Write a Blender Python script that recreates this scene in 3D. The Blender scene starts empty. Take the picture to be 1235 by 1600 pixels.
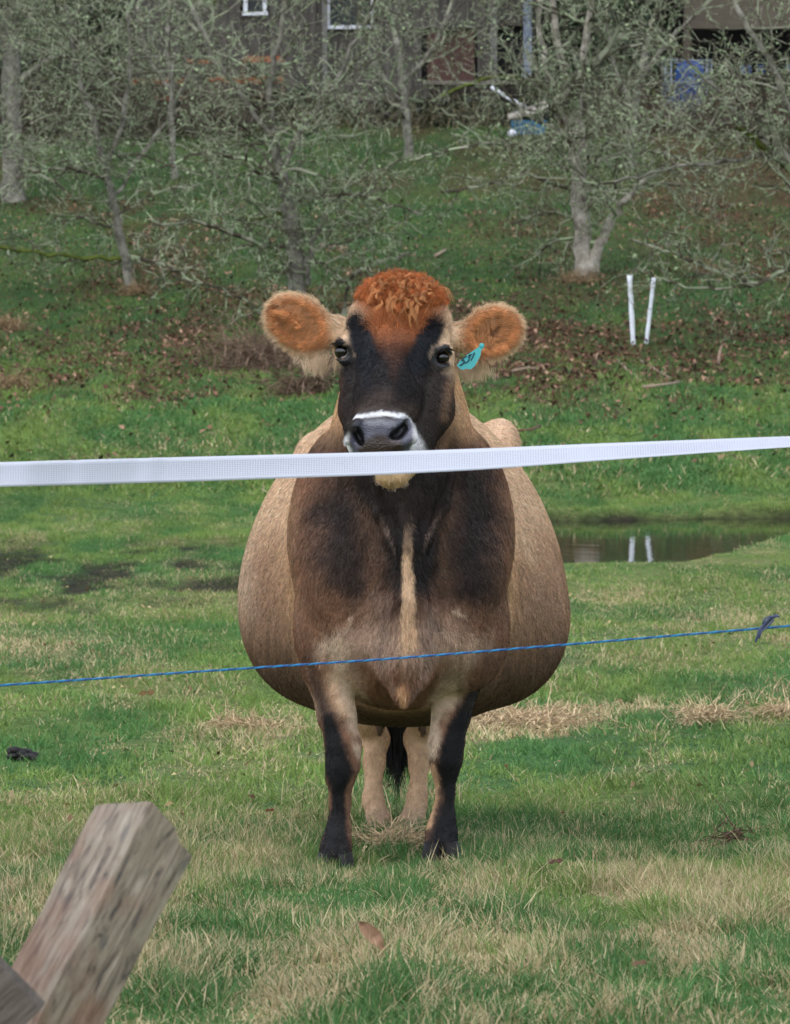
import bpy, math, random
import numpy as np
from math import radians, sin, cos, pi
from mathutils import Vector, Matrix

# ------------------------------------------------------------------ camera, sky, sun, exposure
FPX = 6450.0          # focal length in pixels of a 1600 px high frame
CAMZ = 1.35
scene = bpy.context.scene
cam_data = bpy.data.cameras.new("camera")
cam = bpy.data.objects.new("camera", cam_data)
scene.collection.objects.link(cam)
scene.camera = cam
cam.location = (0, 0, CAMZ)
cam.rotation_euler = (radians(90), 0, 0)
cam_data.sensor_fit = 'VERTICAL'
cam_data.sensor_height = 23.6
cam_data.sensor_width = 18.2
cam_data.lens = FPX / 1600.0 * 23.6
cam_data.shift_y = -(800 - 479) / 1600.0
cam_data.clip_start = 0.1
cam_data.clip_end = 2000
cam_data.dof.use_dof = True
cam_data.dof.focus_distance = 9.75
cam_data.dof.aperture_fstop = 14.0

SUN_EL, SUN_AZ = 62.0, -25.0      # degrees; azimuth measured from behind the camera towards the left
world = bpy.data.worlds.new("World")
scene.world = world
world.use_nodes = True
wn, wl = world.node_tree.nodes, world.node_tree.links
wn.clear()
w_out = wn.new("ShaderNodeOutputWorld")
w_bg = wn.new("ShaderNodeBackground")
w_sky = wn.new("ShaderNodeTexSky")
w_sky.sky_type = 'NISHITA'
w_sky.sun_disc = False
w_sky.sun_elevation = radians(SUN_EL)
w_sky.sun_rotation = radians(180 - SUN_AZ)
w_sky.air_density = 1.0
w_sky.dust_density = 1.2
w_sky.ozone_density = 1.0
w_hs = wn.new("ShaderNodeHueSaturation")
w_hs.inputs['Saturation'].default_value = 0.50
w_bg.inputs['Strength'].default_value = 0.15
wl.new(w_sky.outputs[0], w_hs.inputs['Color'])
wl.new(w_hs.outputs[0], w_bg.inputs['Color'])
wl.new(w_bg.outputs[0], w_out.inputs['Surface'])

sun_data = bpy.data.lights.new("sun", 'SUN')
sun = bpy.data.objects.new("sun", sun_data)
scene.collection.objects.link(sun)
sun_data.energy = 0.5
sun_data.angle = radians(100)
sun_data.color = (1.0, 1.0, 1.0)
_a = radians(SUN_AZ)
_sd = Vector((sin(_a) * cos(radians(SUN_EL)), -cos(_a) * cos(radians(SUN_EL)), sin(radians(SUN_EL))))
sun.rotation_euler = _sd.to_track_quat('Z', 'Y').to_euler()

scene.view_settings.view_transform = 'Standard'
scene.view_settings.look = 'None'
scene.view_settings.exposure = 1.15
scene.view_settings.gamma = 1.0
scene.render.engine = 'CYCLES'
scene.cycles.max_bounces = 5
scene.cycles.diffuse_bounces = 2
scene.cycles.glossy_bounces = 3
scene.cycles.transmission_bounces = 2
scene.cycles.transparent_max_bounces = 6
scene.cycles.use_denoising = True
scene.cycles.use_adaptive_sampling = True
scene.cycles.adaptive_threshold = 0.03
try:
    scene.cycles_curves.shape = 'RIBBONS'
    scene.cycles_curves.subdivisions = 2
except Exception:
    pass

# ------------------------------------------------------------------ helpers
RNG = np.random.default_rng(7)
random.seed(7)

def W(px, py, d):
    """point at distance d seen at pixel px, py of the 1235x1600 photograph"""
    return np.array([(px - 617.5) / FPX * d, d, CAMZ - (py - 479.0) / FPX * d])

def S(npx, d):
    return npx / FPX * d

def srgb(r, g, b):
    c = np.array([r, g, b], float) / 255.0
    return tuple(np.where(c <= 0.04045, c / 12.92, ((c + 0.055) / 1.055) ** 2.4))

def tag(o, label=None, cat=None, group=None, kind=None):
    if label: o['label'] = label
    if cat: o['category'] = cat
    if group: o['group'] = group
    if kind: o['kind'] = kind
    return o

def link(o, parent=None):
    scene.collection.objects.link(o)
    if parent is not None:
        o.parent = parent
        o.matrix_parent_inverse = Matrix.Identity(4)
        p, acc = parent, Vector((0, 0, 0))
        while p is not None:
            acc = acc + p.location; p = p.parent
        o.location = -acc
    return o

def empty(name, loc=(0, 0, 0)):
    o = bpy.data.objects.new(name, None)
    o.location = tuple(float(v) for v in loc)
    o.empty_display_size = 0.2
    return link(o)

def mesh_np(name, verts, faces_list, mat=None, parent=None, cols=None, smooth=True, extra=None):
    """faces_list: list of int arrays (n, k). vertices in world space."""
    verts = np.asarray(verts, np.float32)
    me = bpy.data.meshes.new(name)
    me.vertices.add(len(verts))
    me.vertices.foreach_set('co', verts.ravel())
    loops, starts, tot = [], [], 0
    for f in faces_list:
        f = np.asarray(f, np.int32)
        if len(f) == 0: continue
        n, k = f.shape
        loops.append(f.ravel())
        starts.append(tot + np.arange(n) * k)
        tot += n * k
    loops = np.concatenate(loops); starts = np.concatenate(starts)
    me.loops.add(len(loops))
    me.loops.foreach_set('vertex_index', loops.astype(np.int32))
    me.polygons.add(len(starts))
    me.polygons.foreach_set('loop_start', starts.astype(np.int32))
    me.update(calc_edges=True)
    me.validate()
    me.polygons.foreach_set('use_smooth', np.full(len(me.polygons), smooth, bool))
    if cols is not None:
        a = me.color_attributes.new('Col', 'FLOAT_COLOR', 'POINT')
        c = np.ones((len(verts), 4), np.float32)
        c[:, :3] = cols
        a.data.foreach_set('color', c.ravel())
    if extra:
        for k, v in extra.items():
            a = me.attributes.new(k, 'FLOAT', 'POINT')
            a.data.foreach_set('value', np.asarray(v, np.float32))
    if mat: me.materials.append(mat)
    o = bpy.data.objects.new(name, me)
    link(o, parent)
    return o

class MB:
    """collects simple solids into one mesh"""
    def __init__(s):
        s.v = []; s.f = {3: [], 4: []}; s.n = 0; s.c = []
    def add(s, v, f, col=None):
        v = np.asarray(v, float)
        for q in f:
            s.f.setdefault(len(q), []).append([i + s.n for i in q])
        s.v.append(v); s.n += len(v)
        s.c.append(np.tile(np.array(col if col is not None else (1, 1, 1), float), (len(v), 1)))
    def box(s, x0, x1, y0, y1, z0, z1, col=None, M=None):
        v = np.array([(x, y, z) for x in (x0, x1) for y in (y0, y1) for z in (z0, z1)], float)
        if M is not None:
            M = np.array(M); v = v @ M[:3, :3].T + M[:3, 3]
        s.add(v, [(0, 1, 3, 2), (4, 6, 7, 5), (0, 4, 5, 1), (2, 3, 7, 6), (0, 2, 6, 4), (1, 5, 7, 3)], col)
    def tube(s, pts, rad, sides=8, col=None, caps=True):
        pts = np.asarray(pts, float); n = len(pts)
        rad = np.broadcast_to(np.asarray(rad, float), (n,))
        t = np.gradient(pts, axis=0); t /= np.linalg.norm(t, axis=1)[:, None] + 1e-12
        up = np.array([0, 0, 1.0]) if abs(t[0][2]) < .9 else np.array([1.0, 0, 0])
        vs = []
        for i in range(n):
            a = np.cross(t[i], up); a /= np.linalg.norm(a) + 1e-12
            b = np.cross(a, t[i]); up = b
            for k in range(sides):
                w = 2 * pi * k / sides
                vs.append(pts[i] + rad[i] * (cos(w) * a + sin(w) * b))
        f = []
        for i in range(n - 1):
            for k in range(sides):
                k2 = (k + 1) % sides
                f.append((i * sides + k, i * sides + k2, (i + 1) * sides + k2, (i + 1) * sides + k))
        if caps:
            f.append(tuple(range(sides))[::-1]); f.append(tuple((n - 1) * sides + k for k in range(sides)))
        s.add(vs, f, col)
    def ball(s, c, r, nu=16, nv=10, col=None):
        r = np.broadcast_to(np.asarray(r, float), (3,)); c = np.asarray(c, float)
        v = [c + r * (0, 0, 1)]
        for j in range(1, nv):
            ph = pi * j / nv
            for i in range(nu):
                th = 2 * pi * i / nu
                v.append(c + r * np.array((sin(ph) * cos(th), sin(ph) * sin(th), cos(ph))))
        v.append(c - r * (0, 0, 1)); f = []
        for i in range(nu): f.append((0, 1 + i, 1 + (i + 1) % nu))
        for j in range(nv - 2):
            for i in range(nu):
                a = 1 + j * nu; f.append((a + i, a + nu + i, a + nu + (i + 1) % nu, a + (i + 1) % nu))
        a = 1 + (nv - 2) * nu
        for i in range(nu): f.append((a + i, len(v) - 1, a + (i + 1) % nu))
        s.add(v, f, col)
    def build(s, name, mat, parent=None, smooth=False, cols=False, bevel=0):
        o = mesh_np(name, np.concatenate(s.v), [np.array(f) for f in s.f.values() if f], mat, parent,
                    np.concatenate(s.c) if cols else None, smooth)
        if bevel:
            m = o.modifiers.new('bevel', 'BEVEL'); m.width = bevel; m.segments = 2
        return o

# numpy noise -------------------------------------------------
_perm = np.random.default_rng(3).random((256, 256)).astype(np.float32)
def vnoise(x, y):
    xi = np.floor(x).astype(int); yi = np.floor(y).astype(int)
    fx = x - xi; fy = y - yi
    fx = fx * fx * (3 - 2 * fx); fy = fy * fy * (3 - 2 * fy)
    a = _perm[xi & 255, yi & 255]; b = _perm[(xi + 1) & 255, yi & 255]
    c = _perm[xi & 255, (yi + 1) & 255]; d = _perm[(xi + 1) & 255, (yi + 1) & 255]
    return (a * (1 - fx) + b * fx) * (1 - fy) + (c * (1 - fx) + d * fx) * fy
def fbm(x, y, o=4, g=0.5):
    s = 0; a = 1; t = 0
    for k in range(o):
        s = s + a * vnoise(x * 2 ** k + 17.3 * k, y * 2 ** k + 9.1 * k); t += a; a *= g
    return s / t
def ss(a, b, x):
    t = np.clip((x - a) / (b - a), 0, 1); return t * t * (3 - 2 * t)
def mix(a, b, t):
    t = np.asarray(t)[..., None]
    return np.asarray(a) * (1 - t) + np.asarray(b) * t

# materials ---------------------------------------------------
def mat_new(name):
    m = bpy.data.materials.new(name); m.use_nodes = True
    nt = m.node_tree; b = nt.nodes['Principled BSDF']
    return m, nt, b

def mat_plain(name, col, rough=0.7, var=0.25, scale=8.0, metal=0.0, bump=0.0, stretch=(1, 1, 1), col2=None, spec=0.3):
    m, nt, b = mat_new(name)
    tc = nt.nodes.new('ShaderNodeTexCoord'); mp = nt.nodes.new('ShaderNodeMapping')
    mp.inputs['Scale'].default_value = stretch
    no = nt.nodes.new('ShaderNodeTexNoise'); no.inputs['Scale'].default_value = scale; no.inputs['Detail'].default_value = 6
    no.inputs['Roughness'].default_value = 0.65
    cr = nt.nodes.new('ShaderNodeValToRGB')
    c = np.array(col); c2 = np.array(col2) if col2 is not None else c * (1 + var)
    cr.color_ramp.elements[0].color = (*(c * (1 - var)), 1); cr.color_ramp.elements[0].position = 0.3
    cr.color_ramp.elements[1].color = (*np.clip(c2, 0, 1), 1); cr.color_ramp.elements[1].position = 0.7
    nt.links.new(tc.outputs['Object'], mp.inputs[0]); nt.links.new(mp.outputs[0], no.inputs['Vector'])
    nt.links.new(no.outputs['Fac'], cr.inputs[0]); nt.links.new(cr.outputs[0], b.inputs['Base Color'])
    b.inputs['Roughness'].default_value = rough; b.inputs['Metallic'].default_value = metal
    b.inputs['Specular IOR Level'].default_value = spec
    if bump:
        bp = nt.nodes.new('ShaderNodeBump'); bp.inputs['Strength'].default_value = bump; bp.inputs['Distance'].default_value = 0.01
        nt.links.new(no.outputs['Fac'], bp.inputs['Height']); nt.links.new(bp.outputs[0], b.inputs['Normal'])
    return m

def mat_vcol(name, rough=0.8, spec=0.2, noise=0.0, scale=30.0, transl=0.0, bump=0.0, bdist=0.01):
    m, nt, b = mat_new(name)
    at = nt.nodes.new('ShaderNodeAttribute'); at.attribute_name = 'Col'
    src = at.outputs['Color']
    if noise or bump:
        tc = nt.nodes.new('ShaderNodeTexCoord')
        no = nt.nodes.new('ShaderNodeTexNoise'); no.inputs['Scale'].default_value = scale; no.inputs['Detail'].default_value = 5
        nt.links.new(tc.outputs['Object'], no.inputs['Vector'])
    if noise:
        mr = nt.nodes.new('ShaderNodeMapRange')
        mr.inputs['From Min'].default_value = 0.3; mr.inputs['From Max'].default_value = 0.7
        mr.inputs['To Min'].default_value = 1 - noise; mr.inputs['To Max'].default_value = 1 + noise
        mx = nt.nodes.new('ShaderNodeVectorMath'); mx.operation = 'MULTIPLY'
        nt.links.new(no.outputs['Fac'], mr.inputs[0]); nt.links.new(src, mx.inputs[0]); nt.links.new(mr.outputs[0], mx.inputs[1])
        src = mx.outputs[0]
    if bump:
        bp = nt.nodes.new('ShaderNodeBump'); bp.inputs['Strength'].default_value = bump; bp.inputs['Distance'].default_value = bdist
        nt.links.new(no.outputs['Fac'], bp.inputs['Height']); nt.links.new(bp.outputs[0], b.inputs['Normal'])
    nt.links.new(src, b.inputs['Base Color'])
    b.inputs['Roughness'].default_value = rough; b.inputs['Specular IOR Level'].default_value = spec
    if transl:
        tr = nt.nodes.new('ShaderNodeBsdfTranslucent'); ms = nt.nodes.new('ShaderNodeMixShader')
        ms.inputs[0].default_value = transl
        nt.links.new(src, tr.inputs['Color']); nt.links.new(b.outputs[0], ms.inputs[1]); nt.links.new(tr.outputs[0], ms.inputs[2])
        nt.links.new(ms.outputs[0], nt.nodes['Material Output'].inputs['Surface'])
    return m
HAIRQ = 1.0; GQ_ = 1.0
# ------------------------------------------------------------------ terrain
_PD = np.array([-40, -6, 0, 4, 6, 8, 10, 11.2, 14, 17, 20, 24, 27, 30, 34.6, 37, 42, 48, 53, 58, 65, 72, 80, 90, 100, 104, 120, 150, 200, 400, 900])
_PZ = np.array([.55, .5, .45, .40, .31, .16, .0, -.09, -.22, -.30, -.36, -.41, -.43, -.44, -.42, -.30, -.05, .26, .50, .76, 1.30, 1.98, 2.95, 4.40, 5.70, 5.95, 6.3, 7.5, 12., 36., 70.])
_dd = np.linspace(-40, 900, 9401)
_zz = np.interp(_dd, _PD, _PZ)
_zz = np.convolve(np.pad(_zz, 12, mode='edge'), np.hanning(27)[1:-1] / np.hanning(27)[1:-1].sum(), mode='valid')
WATER_Z = -0.455
def pond_mask(x, y):
    """1 inside the pond"""
    near = 29.3 + 3.6 * ss(1.9, 3.4, x) + (fbm(x * .8, x * 0 + 2, 3) - .5) * 1.0 + .8 * ss(1.2, .6, x)
    far_ = 34.7 + .5 * ss(1.5, 3.5, x) + (fbm(x * .8 + 30, x * 0 + 2, 3) - .5) * .8 - 1.2 * ss(1.2, .5, x)
    e = np.maximum(np.maximum(near - y, y - far_), (np.maximum(.55 - x, x - 16)) * 2)
    return ss(.30, -.30, e)
def gz(x, y):
    x = np.asarray(x, float); y = np.asarray(y, float)
    z = np.interp(y, _dd, _zz)
    far = ss(12, 30, y)
    z = z + (fbm(x * .55 + 4, y * .55, 4) - .5) * (0.05 + .14 * far) * ss(10.9, 14, np.hypot(x * 2, y - 10.4) + 9.6)
    z = z + (fbm(x * 2.2, y * 1.6 + 7, 4, .6) - .5) * (0.05 + .05 * far) + (fbm(x * 1.3 + 50, y * .8 + 7, 3) - .5) * .10 * ss(40, 55, y)
    z = z - 0.016 * np.maximum(0, np.abs(x) - 4) * ss(200, 20, y)
    pm = pond_mask(x, y)
    inr = ss(27.0, 28.6, y) * ss(37.2, 36.4, y) * ss(-.3, .2, x) * ss(26, 24, x)
    z = np.where(inr > 0, z * (1 - inr) + np.maximum(z, WATER_Z + .02) * inr, z)
    z = z * (1 - pm) + (WATER_Z - .10) * pm
    # the rise to the right of the pond's near bank
    return z

G_GRN = np.array(srgb(112, 132, 68)); G_GRN2 = np.array(srgb(76, 115, 62)); G_DRY = np.array(srgb(164, 146, 104)); G_DRY2 = np.array(srgb(196, 180, 142))
G_MUD = np.array(srgb(50, 44, 36)); G_LEAF = np.array(srgb(98, 66, 50)); G_DIRT = np.array(srgb(150, 120, 88)); G_DKGRN = np.array(srgb(62, 86, 48))
def zone(x, y):
    """dry, mud, leaf, dark fractions at a place"""
    px = x / y * FPX + 617.5
    n1 = fbm(x * 2.2 + 11, y * .55, 5, .6); n2 = fbm(x * .8 + 40, y * .22 + 3, 5, .6); n3 = fbm(x * 6, y * 1.6 + 90, 4, .65)
    dry = ss(.48, .62, n1 * .6 + n3 * .4) * 0.34
    dry = dry + .42 * ss(12.0, 8.2, y + (n1 - .5) * 3) * ss(.38, .58, n3)
    dry = dry + .8 * ss(.2, .6, np.exp(-((x - .62 - (y - 16.3) * .35) / .26) ** 2 - ((y - 16.3) / 1.3) ** 2) + (n3 - .5)) + .6 * np.exp(-((x + .55) / .28) ** 2 - ((y - 15.7) / .6) ** 2)
    dry = dry + .6 * np.exp(-((x - 1.3) / .18) ** 2 - ((y - 16.6) / .5) ** 2) * (n3 > .45)
    dry = dry + .45 * ss(.2, 1.5, x) * ss(19, 22, y) * ss(29, 26, y) * n3
    dry = dry + .55 * np.exp(-((x + 2.4) / 1.0) ** 2 - ((y - 21.2) / .9) ** 2)
    dry = dry + .35 * ss(36, 44, y) * ss(.52, .62, n2)
    dry = dry * (1 - .75 * ss(40, 52, y))
    mn = fbm(x * 2.6 + 2, y * .8 + 5, 5, .62)
    mud = .92 * ss(.6, -.6, x) * ss(22.5, 25.5, y) * ss(32.5, 29.5, y) * ss(.42, .56, mn)
    mud = mud + .55 * np.exp(-((x + .9) / .7) ** 2 - ((y - 29.5) / 1.6) ** 2) * ss(.36, .55, n1)
    mud = np.maximum(mud, ss(0.08, .5, pond_mask(x, y)))
    leaf = ss(42, 50, y) * ss(76, 62, y) * ss(.44, .62, n2 * .5 + n1 * .5) * .55 + .35 * ss(50, 55, y) * ss(66, 60, y) * ss(-.4, 1.5, x) * n1
    n4 = fbm(x * .45 + 70, y * .12 + 13, 5, .62)
    leaf = leaf + .55 * ss(.50, .62, n4) * ss(44, 56, y)
    leaf = leaf + .7 * ss(2, 6, x) * ss(66, 74, y) * n1
    dark = ss(46, 62, y) * .75 + ss(.5, .62, n2) * .25  # tree shade painted into the bank's green, plus random darker patches
    dry = dry * (1 - .6 * ss(32, 36, y))
    return np.clip(dry, 0, 1), np.clip(mud, 0, 1), np.clip(leaf, 0, 1), np.clip(dark, 0, 1)
def gcol(x, y):
    dry, mud, leaf, dark = zone(x, y)
    n = fbm(x * 1.2 + 60, y * .4, 4)
    c = mix(G_GRN2, G_GRN, ss(.38, .62, n))
    c = mix(c, G_DKGRN, dark)
    c = mix(c, G_DRY, dry)
    c = mix(c, G_LEAF, leaf * .8)
    c = mix(c, G_MUD, mud)
    return c

_ys = [-40.0]
while _ys[-1] < 900:
    d = _ys[-1]
    _ys.append(d + (6 if d < -6 else 1.0 if d < 3 else 0.05 + max(0, d - 6) * 0.006 if d < 120 else 12 + d * .05))
_ys = np.array(_ys)
u = np.linspace(-1, 1, 321); u = np.sign(u) * (np.abs(u) * .35 + np.abs(u) ** 4 * .65)
GX = u[None, :] * (8 + np.maximum(_ys, 0) * .55)[:, None] * 2.2; GY = np.repeat(_ys[:, None], len(u), 1)
GV = np.stack([GX.ravel(), GY.ravel(), gz(GX.ravel(), GY.ravel())], 1)
nr, nc = GX.shape
ii = np.arange((nr - 1) * (nc - 1)); r_, c_ = ii // (nc - 1), ii % (nc - 1)
GQ = np.stack([r_ * nc + c_, r_ * nc + c_ + 1, (r_ + 1) * nc + c_ + 1, (r_ + 1) * nc + c_], 1)
ground_mat = mat_vcol('pasture_soil_and_turf', 0.95, 0.1, 0.45, 14.0, 0, 0.8, 0.03)
ground = mesh_np('ground', GV, [GQ], ground_mat, None, gcol(GV[:, 0], GV[:, 1]) * .62)
tag(ground, kind='structure')

# pond water
wm, nt, b = mat_new('pond_water')
b.inputs['Base Color'].default_value = (.012, .011, .008, 1); b.inputs['Roughness'].default_value = 0.03
b.inputs['IOR'].default_value = 1.333; b.inputs['Specular IOR Level'].default_value = 0.3
no = nt.nodes.new('ShaderNodeTexNoise'); no.inputs['Scale'].default_value = 3.0; no.inputs['Detail'].default_value = 3
bp = nt.nodes.new('ShaderNodeBump'); bp.inputs['Strength'].default_value = 0.06; bp.inputs['Distance'].default_value = 0.02
tc = nt.nodes.new('ShaderNodeTexCoord'); nt.links.new(tc.outputs['Object'], no.inputs['Vector'])
nt.links.new(no.outputs['Fac'], bp.inputs['Height']); nt.links.new(bp.outputs[0], b.inputs['Normal'])
wt = mesh_np('water', [(.2, 28.5, WATER_Z), (24, 28.5, WATER_Z), (24, 36.5, WATER_Z), (.2, 36.5, WATER_Z)], [np.array([[0, 1, 2, 3]])], wm, None, None, False)
tag(wt, kind='structure')

# ------------------------------------------------------------------ grass
def blades(name, n, y0, y1, hmin, hmax, wid, colfn, seg=3, margin=1.35, power=1.0, dens=None, lean=.55, spread=1.5):
    xs_, ys_ = [], []
    got = 0
    while got < n:
        m = int(n * 1.6)
        # sample uniformly over the wedge area
        yy = np.sqrt(RNG.random(m) * (y1 ** 2 - y0 ** 2) + y0 ** 2) if power == 1 else y0 * (y1 / y0) ** RNG.random(m)
        xx = RNG.uniform(-1, 1, m) * (yy * .0957 * margin + spread)
        k = np.ones(m, bool)
        k &= pond_mask(xx, yy) < .10 + .3 * (yy > 32)
        if dens is not None: k &= RNG.random(m) < dens(xx, yy)
        xs_.append(xx[k]); ys_.append(yy[k]); got += k.sum()
    x = np.concatenate(xs_)[:n]; y = np.concatenate(ys_)[:n]
    z = gz(x, y) - 0.004
    L = RNG.uniform(hmin, hmax, n) * (0.55 + .9 * fbm(x * 3 + 7, y * 3, 3))
    L = L * (.55 + .95 * ss(.36, .62, fbm(x * 9 + 5, y * 4 + 3, 3)))
    L = L * (1 - .45 * zone(x, y)[1]) * (1 - .6 * ss(26.5, 28.5, y) * ss(31, 30, y) * (x > .3))
    L = np.where(y > 20, L * ss(33, 31, np.where(x > .6, y, 0)) ** 0, L)
    az = RNG.uniform(0, 2 * pi, n) + 0; ln_ = RNG.gamma(2.0, lean / 2, n).clip(0, 1.4)
    dx, dy = np.cos(az) * np.sin(ln_), np.sin(az) * np.sin(ln_); dz = np.cos(ln_)
    wa = RNG.uniform(-1.0, 1.0, n); wx, wy = np.cos(wa), np.sin(wa)
    w = wid * RNG.uniform(.6, 1.4, n) * .5
    t = np.linspace(0, 1, seg + 1)
    V = []
    base = np.stack([x, y, z], 1)
    for i, tt in enumerate(t):
        p = base + np.stack([dx * L * tt * (1 + .6 * tt), dy * L * tt * (1 + .6 * tt), dz * L * (tt - .25 * tt * tt * ln_)], 1)
        if i < seg:
            o = np.stack([wx, wy, 0 * wx], 1) * (w * (1 - .55 * tt))[:, None]
            V += [p - o, p + o]
        else:
            V.append(p)
    V = np.stack(V, 1); k = V.shape[1]
    b0 = np.arange(n)[:, None] * k
    Q = np.concatenate([b0 + np.array([[2 * i, 2 * i + 1, 2 * i + 3, 2 * i + 2]]) for i in range(seg - 1)])
    T = b0 + np.array([[2 * seg - 2, 2 * seg - 1, 2 * seg]])
    c = colfn(x, y)
    C = np.repeat(c[:, None, :], k, 1)
    o = mesh_np(name, V.reshape(-1, 3), [Q, T], grass_mat, None, C.reshape(-1, 3), False)
    return o
grass_mat = mat_vcol('grass_blades', 0.6, 0.25, transl=0.25)

def bcol(dryboost=0.0, bright=1.0):
    def f(x, y):
        dry, mud, leaf, dark = zone(x, y)
        n = len(x); r = RNG.random(n)
        nn = fbm(x * 1.8 + 60, y * .55, 4)
        g = mix(G_GRN2 * (1.0, 1.02, 1.0), G_GRN * (1.15, 1.15, 1.05), np.clip(ss(.35, .65, nn) + RNG.normal(0, .25, n), 0, 1))
        g = mix(g, G_DKGRN, np.clip(dark + RNG.normal(0, .2, n), 0, 1) * .7)
        d = mix(G_DRY, G_DRY2, RNG.random(n))
        isdry = r < np.clip(dry * .9 + dryboost, 0, .95)
        c = np.where(isdry[:, None], d, g)
        lf = RNG.random(n) < leaf * .5
        c = np.where(lf[:, None], G_LEAF * RNG.uniform(.6, 1.4, n)[:, None], c)
        c = mix(c, G_MUD, mud * .75)
        return np.clip(c * (RNG.uniform(.75, 1.25, n) * (.8 + .4 * fbm(x * 5, y * 2.5 + 4, 3)))[:, None] * bright, 0, 1)
    return f
near = blades('grass', int(620000 * GQ_), 4.9, 13.2, .013, .042, .0027, bcol(.10), 2, 1.25, dens=lambda x, y: ss(13.2, 10.2, y), lean=.8, spread=.5)
tag(near, 'short green and straw coloured grass in front of the cow', 'grass', kind='stuff')
dryg = blades('dry_grass', int(34000 * GQ_), 4.9, 13.5, .022, .068, .0022, lambda x, y: mix(G_DRY, G_DRY2 * 1.12, RNG.random(len(x))) * RNG.uniform(.7, 1.2, len(x))[:, None],
              3, 1.3, dens=lambda x, y: .06 + .94 * ss(.46, .62, fbm(x * 1.8 + 33, y * 1.5, 3)) * ss(13.5, 8.8, y), lean=.9, spread=.7)
tag(dryg, 'long dead straw blades mixed into the near grass', 'dry grass', kind='stuff')
midg = blades('pasture_grass', int(640000 * GQ_), 10.0, 37.0, .016, .044, .0050, bcol(.02, 1.12), 2, 1.15, dens=lambda x, y: .04 + .96 * ss(10.2, 13.0, y), lean=.8, spread=.8)
tag(midg, 'cropped green pasture grass between the cow and the pond', 'grass', kind='stuff')
farg = blades('bank_grass', int(420000 * GQ_), 36.5, 106.0, .03, .085, .017, bcol(.02), 2, 1.12, power=2, lean=.8, spread=1.5)
tag(farg, 'green grass covering the rising bank behind the pond', 'grass', kind='stuff')

# leaf litter on the bank
def litter(name, n, y0, y1, size, dens, cols):
    xs_, ys_ = [], []; got = 0
    while got < n:
        m = n * 3
        yy = RNG.uniform(y0, y1, m); xx = RNG.uniform(-1, 1, m) * (yy * .0957 * 1.2 + 2)
        k = (RNG.random(m) < dens(xx, yy)) & (pond_mask(xx, yy) < .1)
        xs_.append(xx[k]); ys_.append(yy[k]); got += k.sum()
    x = np.concatenate(xs_)[:n]; y = np.concatenate(ys_)[:n]
    z = gz(x, y) + RNG.uniform(.02, .07, n) * (1 if y0 > 20 else .5)
    s = size * RNG.uniform(.5, 1.4, n)
    az = RNG.uniform(0, 6.28, n); ti = RNG.normal(0, .6, n)
    a = np.stack([np.cos(az), np.sin(az), np.sin(ti)], 1) * s[:, None]; b_ = np.stack([-np.sin(az), np.cos(az), np.sin(RNG.normal(0, .6, n))], 1) * (s * .6)[:, None]
    c0 = np.stack([x, y, z], 1); up = np.array([0, 0, 1.]) * (s * .3)[:, None]
    V = np.stack([c0 - a, c0 - a * .2 + b_ + up, c0 + a, c0 - a * .2 - b_ + up], 1)
    Q = np.arange(n)[:, None] * 4 + np.array([[0, 3, 2, 1]])
    c = np.array(cols)[RNG.integers(0, len(cols), n)] * RNG.uniform(.6, 1.3, n)[:, None]
    return mesh_np(name, V.reshape(-1, 3), [Q], leaf_mat, None, np.repeat(c[:, None], 4, 1).reshape(-1, 3), False)
leaf_mat = mat_vcol('dead_leaves', .8, .15)
LC = [srgb(98, 70, 56), srgb(124, 90, 72), srgb(82, 60, 50), srgb(150, 118, 96), srgb(64, 50, 42)]
ll = litter('leaf_litter', 26000, 38, 84, .034, lambda x, y: zone(x, y)[2] ** 1.2 * .7 + .02 + .13 * ss(46, 54, y), LC)
tag(ll, 'scattered brown fallen leaves on the grassy bank', 'fallen leaves', kind='stuff')
LC = [srgb(156, 136, 96), srgb(178, 158, 116), srgb(128, 104, 76), srgb(96, 70, 50)]
l2 = litter('field_debris', 1500, 11.5, 30, .011, lambda x, y: .06 + zone(x, y)[0] ** 2, LC)
tag(l2, 'bits of dead straw and leaf lying on the pasture', 'straw bits', kind='stuff')
# ------------------------------------------------------------------ buildings at the top of the bank
YB = 104.0
def BX(px): return (px - 617.5) / FPX * YB
def BZ(py): return CAMZ - (py - 479) / FPX * YB
board_mat, nt, b = mat_new('weathered_boards')
tc = nt.nodes.new('ShaderNodeTexCoord'); mp = nt.nodes.new('ShaderNodeMapping'); mp.inputs['Scale'].default_value = (5.0, 5.0, 0.5)
no = nt.nodes.new('ShaderNodeTexNoise'); no.inputs['Scale'].default_value = 1.6; no.inputs['Detail'].default_value = 8; no.inputs['Roughness'].default_value = .7
cr = nt.nodes.new('ShaderNodeValToRGB')
cr.color_ramp.elements[0].position = .3; cr.color_ramp.elements[0].color = (*srgb(42, 38, 35), 1)
cr.color_ramp.elements[1].position = .72; cr.color_ramp.elements[1].color = (*srgb(98, 92, 84), 1)
nt.links.new(tc.outputs['Object'], mp.inputs[0]); nt.links.new(mp.outputs[0], no.inputs['Vector']); nt.links.new(no.outputs['Fac'], cr.inputs[0])
nt.links.new(cr.outputs[0], b.inputs['Base Color']); b.inputs['Roughness'].default_value = .9
dark_mat = mat_plain('dark_interior', (.012, .011, .010), .9, .3, 4)  # near-black for unlit depth in the buildings; the basket shares it
white_mat = mat_plain('white_paint', (.62, .63, .66), .5, .1, 6)
frame_grey = mat_plain('grey_blue_trim', srgb(120, 130, 146), .6, .15, 5)
orange_mat = mat_plain('orange_stained_timber', srgb(150, 84, 50), .8, .3, 6, stretch=(1, 1, 6))
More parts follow.
